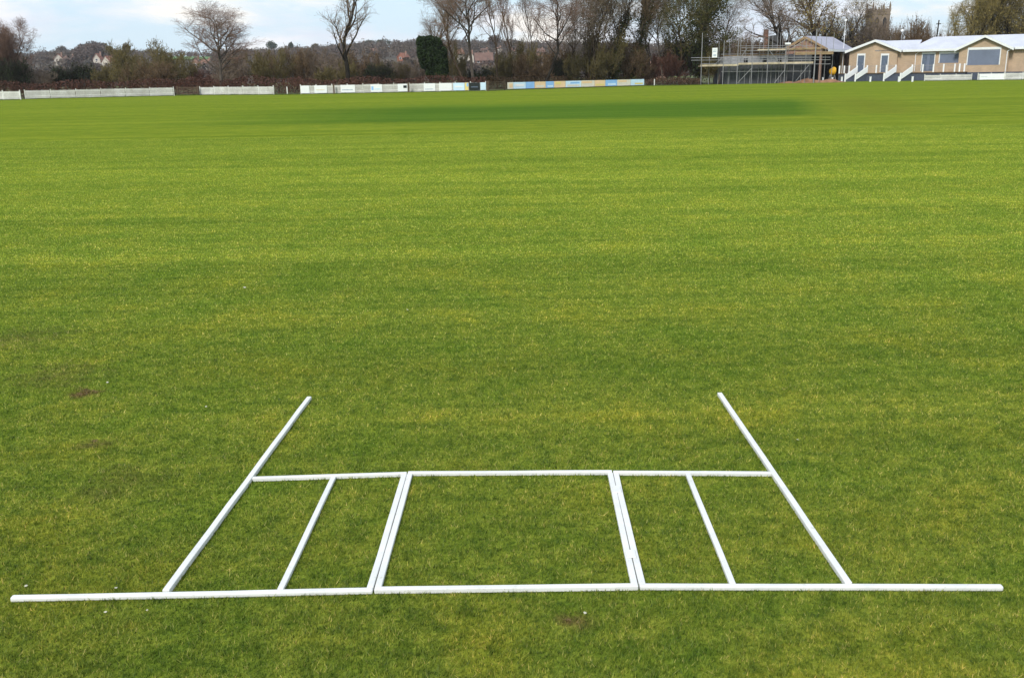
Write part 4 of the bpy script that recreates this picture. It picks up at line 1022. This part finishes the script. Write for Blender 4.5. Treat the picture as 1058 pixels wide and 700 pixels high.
# scaffold: one structure
scf = empty('scaffolding', GX(780, 139.0), 'galvanised tube scaffolding with board decks in front of the unfinished building', 'scaffolding')
so_ = Vector((scf.location.x, 139.0, 0))
def sp(px, py, Y): p = W(px, py, Y); return p-so_
def pole(px, top, Y=138.9, r=.035, bot=0.0):
    x = GX(px, Y).x-so_.x; MB().tube((x, Y-139, bot), (x, Y-139, zt(px, top, Y)), r, n=6).build('standard', M['galv'], scf)
for (px, top) in ((724, 34), (746.5, 42), (761, 38), (776, 36), (792, 37), (810, 48)): pole(px, top, 138.6, .05)
for (px, top) in ((741.5, 43), (752, 41), (763.5, 32), (774.5, 30), (783, 40), (801, 30), (804, 34), (806.5, 32), (812.5, 38), (827, 42), (835.5, 36), (851, 34.5), (858.5, 34)): pole(px, top, 140.4 if px < 813 else 139.6, .035)
for (px, top) in ((732, 58), (753, 50), (769, 45), (787, 38), (796, 35), (819, 46), (831, 42), (846, 40)): pole(px, top, 140.2 if px < 813 else 138.7, .03)
pole(840.5, 30, 138.4, .075)
def ledger(px0, px1, py0, py1, Y=138.55, r=.035, mat='galv', nm='ledger'):
    MB().tube(sp(px0, py0, Y), sp(px1, py1, Y), r, n=6).build(nm, M[mat], scf)
ledger(714, 858, 59.8, 59.2); ledger(714, 812, 62.4, 61.6); ledger(766, 812, 49.6, 49.4); ledger(766, 812, 52.6, 52.0)
ledger(745, 812, 56.2, 55.6, 140.2); ledger(760, 840, 47.6, 47.2, 140.2, .03); ledger(812, 858, 62.0, 61.9); ledger(745, 838, 74.0, 73.6, 138.9, .03); ledger(812, 858, 66.3, 66.2); ledger(724, 760, 66.0, 65.6)
for (a, b_) in (((762, 86), (776, 71)), ((822, 84), (836, 67)), ((746, 60), (738, 67)), ((793, 50), (806, 66)), ((763, 63), (772, 50)), ((800, 86), (811, 72)), ((815, 52), (836, 39)), ((826, 46), (835, 50))): ledger(*[v for v in (a[0], b_[0], a[1], b_[1])], Y=138.3, nm='brace')
def deck(px0, px1, py, Y0, Y1, t=.12, mat='board'):
    a, b_ = GX(px0, Y0).x-so_.x, GX(px1, Y0).x-so_.x; z = zt((px0+px1)/2, py, Y0)
    mb = MB(); n = 5; w_ = (Y1-Y0)/n
    for i in range(n): mb.box(a, b_, Y0-139+i*w_, Y0-139+(i+1)*w_-.02, z-t/2, z+t/2)
    mb.box(a, b_, Y0-139-.03, Y0-139-.002, z+t/2-.02, z+t/2+.16)
    mb.build('board_deck', M[mat], scf)
deck(723, 762, 68.2, 138.65, 140.3, .1); deck(762, 839, 66.0, 138.65, 140.3, .1)
deck(781, 812, 52.2, 139.6, 140.3, .08); deck(813, 846, 51.3, 138.7, 139.7, .10, 'timber'); deck(820, 859, 55.6, 138.7, 139.8, .22, 'timber')
nb = MB().box(-.36, .36, -.02, .02, -.65, .65).build('notice', M['b_white'], None, W(738.5, 54.6, 138.45)); tag(nb, 'white upright notice board fixed to the top of the scaffolding at left', 'sign')
for (z0, z1, x0, x1) in ((-.45, -.2, -.2, .22), (.1, .22, -.25, .2), (.32, .4, -.25, .25)): MB().box(x0, x1, -.032, -.022, z0, z1).build('print', M['b_grey'], nb)
fl = empty('site_lamp', W(814, 45.2, 139), 'white site lamp on a pole above the scaffold middle', 'lamp')
MB().box(-.4, .4, -.12, .12, -.13, .13).build('lamp_head', M['pvc'], fl, bevel=.03); MB().tube((-.1, .0, -.132), (-.1, 0, -2.2), .03).build('pole', M['galv'], fl)

# rubble and earth bank, yellow mixer, person-free site bits
def mound(name, px, py, Y, lx, ly, h, mat, lab, cat, seed=3):
    rnd = random.Random(seed); V = []; F = []; n = 26; m = 10
    for j in range(m+1):
        for i in range(n+1):
            u, v = i/n*2-1, j/m*2-1
            z = h*max(0, 1-u*u)**.8*max(0, 1-v*v)*(1+.35*math.sin(u*9+seed)+.25*rnd.uniform(-1, 1))
            V.append((u*lx, v*ly, z-.05))
    for j in range(m):
        for i in range(n):
            a = j*(n+1)+i; F.append((a, a+1, a+n+2, a+n+1))
    o = link(name, np_mesh(name, V, F), mat, None, GX(px, Y)); tag(o, lab, cat); return o
mound('earth_bank', 840, 84, 139.8, 5.0, 1.1, .5, M['earth'], 'orange bare earth bank at the foot of the unfinished building', 'earth bank')
mx_ = empty('cement_mixer', GX(859.5, 141.4), 'orange yellow site mixer drum in front of the dark opening', 'mixer', None, .3)
mm = MB()
prof = [(.12, -.5), (.42, -.3), (.52, 0), (.42, .3), (.22, .62)]
tilt = Matrix.Rotation(R(35), 3, 'Y')
for (r0_, z0_), (r1_, z1_) in zip(prof, prof[1:]): mm.tube(tilt @ Vector((0, 0, z0_)) + Vector((0, 0, 1.5)), tilt @ Vector((0, 0, z1_)) + Vector((0, 0, 1.5)), r0_, r1_, 12)
mm.build('drum', M['yellow'], mx_, smooth=False)
fm = MB()
for sx_ in (-.45, .45):
    fm.bar((sx_, -.35, 0), (sx_*.6, 0, 1.35), .07, .07); fm.bar((sx_, .35, 0), (sx_*.6, 0, 1.35), .07, .07)
fm.bar((-.45, 0, .9), (.45, 0, .9), .06, .06); fm.build('stand', M['galv'], mx_)

# poles and lamps
lp = empty('lamp_post', GX(927.7, 150), 'white globe lamp on a slim pole above the left pavilion roof', 'lamp post')
zt_ = zt(927.7, 33, 150); MB().tube((0, 0, 0), (0, 0, zt_), .05).build('pole', M['galv'], lp)
bpy_me = bpy.data.meshes.new('globe'); import bmesh
bm = bmesh.new(); bmesh.ops.create_icosphere(bm, subdivisions=2, radius=.22); bm.to_mesh(bpy_me); bm.free(); g_ = link('globe', bpy_me, M['b_white'], lp); g_.location = (0, 0, zt_+.15)
fp = empty('mast', GX(869.2, 152), 'slim white mast with a small head above the new grey roof', 'mast')
z1 = zt(869.2, 22, 152); MB().tube((0, 0, 0), (0, 0, z1), .06, .035).build('pole', M['pvc'], fp); MB().box(-.16, .16, -.1, .1, z1, z1+.3).build('head', M['pvc'], fp)
tp = empty('telegraph_pole', GX(963.8, 172), 'dark wooden telegraph pole behind the main pavilion roof', 'pole')
z1 = zt(964, 21, 172); MB().tube((-.25, 0, 0), (.1, 0, z1), .14, .11).build('pole', M['bark_dark'], tp); MB().box(-.3, .5, -.05, .05, z1-.7, z1-.55).build('crossarm', M['bark_dark'], tp)

# church tower
YT = 385.0; a = GX(893.2, YT).x; b_ = GX(911.3, YT).x; wd = b_-a; ztp = zt(902, 9.5, YT)
ch = empty('church_tower', ((a+b_)/2, YT, 0), 'square brown stone church tower with corner pinnacles above the bushes', 'church tower')
h = wd/2; MB().box(-h, h, -h, h, 0, ztp-1.2).build('tower', M['stone'], ch)
pr = MB(); n = 7; st = wd/(2*n-1)
pr.box(-h-.12, h+.12, -h-.12, h+.12, ztp-1.197, ztp-.6)
for i in range(n):
    q = -h+i*2*st
    for y_ in (-h-.1, h-.25): pr.box(q, q+st, y_, y_+.35, ztp-.597, ztp)
    for x_ in (-h-.1, h-.25): pr.box(x_, x_+.35, q+.01, q+st-.01, ztp-.594, ztp-.01)
pr.build('parapet', M['stone'], ch)
for (x_, y_, s_) in ((-1, -1, 1), (1, -1, 1), (-1, 1, 1), (1, 1, 1), (0, -1, .7), (0, 1, .7)):
    MB().tube((x_*(h-.2), y_*(h-.2), ztp-.9), (x_*(h-.2), y_*(h-.2), ztp+1.0*s_), .42*s_, .38*s_, 4).tube((x_*(h-.2), y_*(h-.2), ztp+1.0*s_+.003), (x_*(h-.2), y_*(h-.2), ztp+2.6*s_), .40*s_, .03, 4).build('pinnacle', M['stone'], ch)
for x_ in (-1.5, 1.5): MB().prism([(x_-.7, -h-.02, ztp-7), (x_+.7, -h-.02, ztp-7), (x_+.7, -h-.02, ztp-4), (x_, -h-.02, ztp-3), (x_-.7, -h-.02, ztp-4)], (0, -.03, 0)).build('belfry_window', M['black'], ch)
for zq in (ztp-8.5, ztp-2.2): MB().box(-h-.15, h+.15, -h-.15, h+.15, zq, zq+.3).build('string_course', M['stone'], ch)

# old dark-roofed house behind scaffolding, chimneys
r_, p_ = small_house(797, 75, 18, M['red_brick'], M['lead'], 'old house with steep dark roof and tall chimney behind the scaffolding', 7, 4.4, 4.3, 0.2, True, Yf=215, chim=False)
cxx = GX(788.5, 214).x-p_.x
MB().box(cxx-.32, cxx+.32, -1, 0, 3, zt(788, 30.5, 214)).build('chimney', M['tile_brown'], r_)
r_, p_ = small_house(672, 74, 24, M['red_brick'], M['tile_brown'], 'brick house glimpsed low through the trees left of the scaffolding', 8, 2.0, 1.9, 0.1, False, Yf=230)

# ---------------------------------------------------------------- the marking frame
fr = empty('crease_marking_frame', G(529, 560), 'white painted hinged timber frame for marking cricket creases, lying flat on the grass', 'marking frame')
fo = fr.location.copy()
HB = .023
def stick(name, a, b_, w_, h_, ext=0.0, ext1=0.0, bev=.003, seed=0):
    a = Vector(a)-fo; b_ = Vector(b_)-fo; d = (b_-a).normalized(); a = a-d*ext; b_ = b_+d*ext1
    L = (b_-a).length; sd = Vector((-d.y, d.x, 0)); rnd = random.Random(seed); n = max(2, int(L/.25))
    mb = MB(); prev = None
    for i in range(n+1):
        t = i/n; c = a+d*L*t + sd*rnd.gauss(0, .0007); z0, z1 = .002, h_+rnd.gauss(0, .0005)
        ring = [c-sd*w_/2, c+sd*w_/2]
        k = len(mb.v)
        mb.v += [(ring[0].x, ring[0].y, z0), (ring[1].x, ring[1].y, z0), (ring[1].x, ring[1].y, z1), (ring[0].x, ring[0].y, z1)]
        if i: 
            for q in range(4): mb.f.append((k-4+q, k-4+(q+1) % 4, k+(q+1) % 4, k+q))
    mb.f.append((3, 2, 1, 0)); k = len(mb.v)-4; mb.f.append((k, k+1, k+2, k+3))
    return mb.build(name, M['white'], fr, bevel=bev)
RW = .027
def g(px, py): return G(px, py, .022)
# front rail sections (left, middle, right)
f_l0, f_l1 = g(11.5, 615.8), g(385.2, 607.6); f_m0, f_m1 = g(386.8, 607.3), g(659.2, 603.4); f_r0, f_r1 = g(660.8, 603.6), g(1036, 604.4)
stick('front_rail', f_l0, f_l1, RW, HB, seed=1, bev=.006); stick('front_rail', f_m0, f_m1, RW, HB, seed=2); stick('front_rail', f_r0, f_r1, RW, HB, seed=3, bev=.006)
b_l0, b_l1 = g(260.8, 492.8), g(420.2, 487.8); b_m0, b_m1 = g(421.4, 487.0), g(632.4, 486.0); b_r0, b_r1 = g(633.6, 486.4), g(797.0, 487.4)
for i, (a, b_) in enumerate(((b_l0, b_l1), (b_m0, b_m1), (b_r0, b_r1))): stick('rear_rail', a, b_, RW*.95, HB-.001, seed=4+i)
def cross(fx, bx, w_, name, seed, ftarget, btarget, h_=HB-.003):
    """bar between the rails: ends trimmed to butt on the rails' inner edges"""
    a = g(*fx); b_ = g(*bx); d = (b_-a).normalized(); return stick(name, a, b_, w_, h_, -RW/2-.0015, -RW/2-.0015, seed=seed)
side_w = .029
a = g(169.5, 611.6); b_ = g(319.5, 409.6); stick('side_rail', a, b_, side_w, HB+.002, -RW/2-.001, 0, seed=11)
a = g(878.0, 603.9); b_ = g(743.6, 405.6); stick('side_rail', a, b_, side_w, HB+.002, -RW/2-.001, 0, seed=12)
cross((288.5, 609.4), (345.2, 489.8), .026, 'cross_bar', 13, 0, 0); cross((758.4, 604.2), (710.2, 486.8), .026, 'cross_bar', 14, 0, 0)
def offs(px, py, m): p = G(px, py, .022); return p+Vector((m, 0, 0))
for (fx, bx) in (((386, 607.4), (420.8, 487.4)), ((660, 603.5), (633, 486.2))):
    for sgn in (-1, 1):
        stick('hinge_bar', offs(*fx, sgn*.0152), offs(*bx, sgn*.0152), .0272, HB-.003, -RW/2-.0015, -RW/2-.0015, seed=20+sgn+int(fx[0]))
for (px, py, l) in ((637.2, 505, .075), (651.7, 571.5, .065)):
    p = G(px, py, HB)-fo; d = (offs(633, 486.2, 0)-offs(660, 603.5, 0)).normalized(); mb = MB(); mb.bar(p-d*l/2, p+d*l/2, .040, .005)
    hg = mb.build('hinge', M['white'], fr, bevel=.001)
    hg.location.z = -.0005

# ---------------------------------------------------------------- grass blades near the camera
r_ = np.random.default_rng(21)
Ds = np.linspace(2.0, 34, 500)
dens = 24000*(3.2/np.maximum(Ds, 3.2))**1.55
wid = 2*(0.60*Ds+0.9); pdf = dens*wid; cdf = np.cumsum(pdf); N = int(cdf[-1]*(Ds[1]-Ds[0])); cdf /= cdf[-1]
y = np.interp(r_.random(N), cdf, Ds); x = (r_.random(N)*2-1)*(0.60*y+0.9)
fade = np.clip((34-y)/22, 0, 1)**.8
# clumpiness: height modulated by a few sine waves
cl_ = 0.5+0.5*np.sin(x*11+3*np.sin(y*7))*np.sin(y*13+2*np.sin(x*5)); cl2 = 0.5+0.5*np.sin(x*37+y*3)*np.sin(y*41-x*5)
hgt = (0.009+0.009*cl_*r_.random(N)+0.008*cl2*r_.random(N)+0.006*(r_.random(N) > .93))*(0.35+0.65*fade)
sc_w = np.maximum(y, 3.2)/3.2
wdt_ = 0.0040*sc_w**0.85*(0.7+0.6*r_.random(N))
th_ = r_.random(N)*2*math.pi; ph = r_.random(N)*2*math.pi; ln = hgt*np.abs(r_.normal(0, .75, N))
hx, hy = np.cos(th_)*wdt_/2, np.sin(th_)*wdt_/2
V = np.empty((N, 3, 3), np.float32)
V[:, 0] = np.stack([x-hx, y-hy, np.zeros(N)-.001], 1); V[:, 1] = np.stack([x+hx, y+hy, np.zeros(N)-.001], 1); V[:, 2] = np.stack([x+np.cos(ph)*ln, y+np.sin(ph)*ln, hgt], 1)
me = np_mesh('grass', V.reshape(-1, 3), np.arange(N*3).reshape(-1, 3))
at = me.attributes.new('tone', 'FLOAT', 'FACE'); at.data.foreach_set('value', r_.random(N).astype(np.float32))
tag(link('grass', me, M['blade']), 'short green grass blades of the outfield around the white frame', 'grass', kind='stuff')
print('blades', N)

# ---------------------------------------------------------------- small bits lying in the grass
def bit(px, py, size, mat, label, name, cat, grp, seed):
    rnd = random.Random(seed); mb = MB()
    if name == 'petal':                     # a small curled flake
        n = 6; L = size*rnd.uniform(.6, 1.0); w_ = size*rnd.uniform(.4, .7); a = rnd.uniform(0, 3.1); ca, sa = math.cos(a), math.sin(a)
        ctr = [(-L, 0, .001), (-L*.3, w_, size*.25), (L*.4, w_*.8, size*.35), (L, 0, .001), (L*.3, -w_, size*.05), (-L*.4, -w_*.7, size*.02)]
        pts = [Vector((x*ca-y*sa, x*sa+y*ca, z)) for x, y, z in ctr]; mb.prism(pts, (0, 0, .0012))
    else:                                   # crumbled earth: many small lumps heaped together
        for k in range(34):
            r = size*abs(rnd.gauss(0, .5)); t = rnd.uniform(0, 6.28); q = size*rnd.uniform(.08, .24)
            c = Vector((r*math.cos(t)*1.3, r*math.sin(t), max(0, size*.30-r*.3)))
            ps = [c+Vector((rnd.uniform(-1, 1), rnd.uniform(-1, 1), rnd.uniform(-.3, .8)))*q for _ in range(5)]
            m = len(mb.v); mb.v += [tuple(p) for p in ps]; mb.f += [(m, m+1, m+2), (m, m+2, m+3), (m, m+3, m+1), (m+1, m+3, m+4), (m+1, m+4, m+2), (m+2, m+4, m+3)]
    o = mb.build(name, M[mat], None, G(px, py, .014 if name == 'petal' else .004)); tag(o, label, cat, grp)
for i, (px, py, s, lab) in enumerate(((27, 605, .009, 'white petal in the grass above the left tip of the front rail'), (120, 607, .010, 'pale leaf scrap just above the front rail, left of the side rail'), (109, 632, .007, 'cream scrap in the grass below the left part of the front rail'),
     (604.5, 633, .011, 'white petal beside the muddy patch below the front rail'), (213, 420, .013, 'white petal in the grass left of the left side rail tip'), (824, 454, .011, 'white petal in the grass right of the right side rail'),
     (253, 297, .022, 'white petal far out in the grass at left'), (421, 320, .020, 'white petal far out in the grass in the middle'), (111, 395, .013, 'pale scrap right of the brown earth clod'), (152, 630, .006, 'cream scrap below the front rail, left of the side rail foot'))):
    bit(px, py, s, 'petal', lab, 'petal', 'petal', 'pale petals and scraps in the grass', i)
for i, (px, py, s, lab) in enumerate(((89, 405, .055, 'largest brown earth clod in the grass at left'), (82, 408, .03, 'small clod at the left foot of the largest earth clod'), (98, 456, .028, 'small brown clod below the largest one'), (588, 641, .020, 'little brown clod in the muddy patch below the front rail'))):
    bit(px, py, s, 'soil', lab, 'earth_clod', 'clod', 'earth clods in the grass', 50+i)

# ---------------------------------------------------------------- light air haze over the whole scene
mb = MB().box(-1480, 1480, -160, 1700, -1.5, 80)
hz = mb.build('haze', bpy.data.materials.new('air_haze')); hm = hz.data.materials[0]; hm.use_nodes = True; n_ = hm.node_tree
n_.nodes.remove(n_.nodes['Principled BSDF']); pv = n_.nodes.new('ShaderNodeVolumePrincipled')
pv.inputs['Color'].default_value = (0.86, 0.88, 0.93, 1); pv.inputs['Density'].default_value = 0.00012; pv.inputs['Anisotropy'].default_value = 0.1
n_.links.new(pv.outputs[0], n_.nodes['Material Output'].inputs['Volume'])
tag(hz, 'thin pale winter air fading the far hillside', 'haze', kind='stuff')

# rough tufts at the foot of the fences
r_ = np.random.default_rng(5); pts = []
for (p0, p1, n) in ((FA0, FA1, 900), (FB0, FB1, 4000), (FC0, FC1, 2200), (FD0, FD1, 4200), (FE0, FE1, 4200), (G(183, 98.9), G(205, 98.5), 900), (G(284, 98), G(310, 97.8), 900), (G(503, 94.2), G(523, 93.3), 800), (G(666, 88.9), G(724, 87.9), 2500), (f1[0], f3[1], 3500), (G(816, 86.0), G(870, 84.8), 1500)):
    t = r_.random(n)[:, None]; q = np.array(p0)*(1-t)+np.array(p1)*t; q[:, 1] += r_.normal(-.15, .35, n); q[:, 2] = 0
    pts.append(q)
P = np.concatenate(pts); N = len(P); h_ = (.04+.13*r_.random(N)*(.4+.6*np.abs(np.sin(P[:, 0]*1.7)*np.sin(P[:, 0]*.45+1))))
th_ = r_.random(N)*6.283; V = np.empty((N, 3, 3)); w_ = .02
d_ = np.stack([np.cos(th_), np.sin(th_), np.zeros(N)], 1)*w_
V[:, 0] = P-d_; V[:, 1] = P+d_; V[:, 2] = P+np.stack([r_.normal(0, .04, N), r_.normal(0, .04, N), h_], 1)
tag(link('verge_grass', np_mesh('verge_grass', V.reshape(-1, 3), np.arange(N*3).reshape(-1, 3)), leafy('verge', [(0.3, (0.035, 0.07, 0.012)), (0.7, (0.12, 0.15, 0.03))], 0.8)), 'ragged longer grass along the foot of the boundary fences', 'grass', kind='stuff')
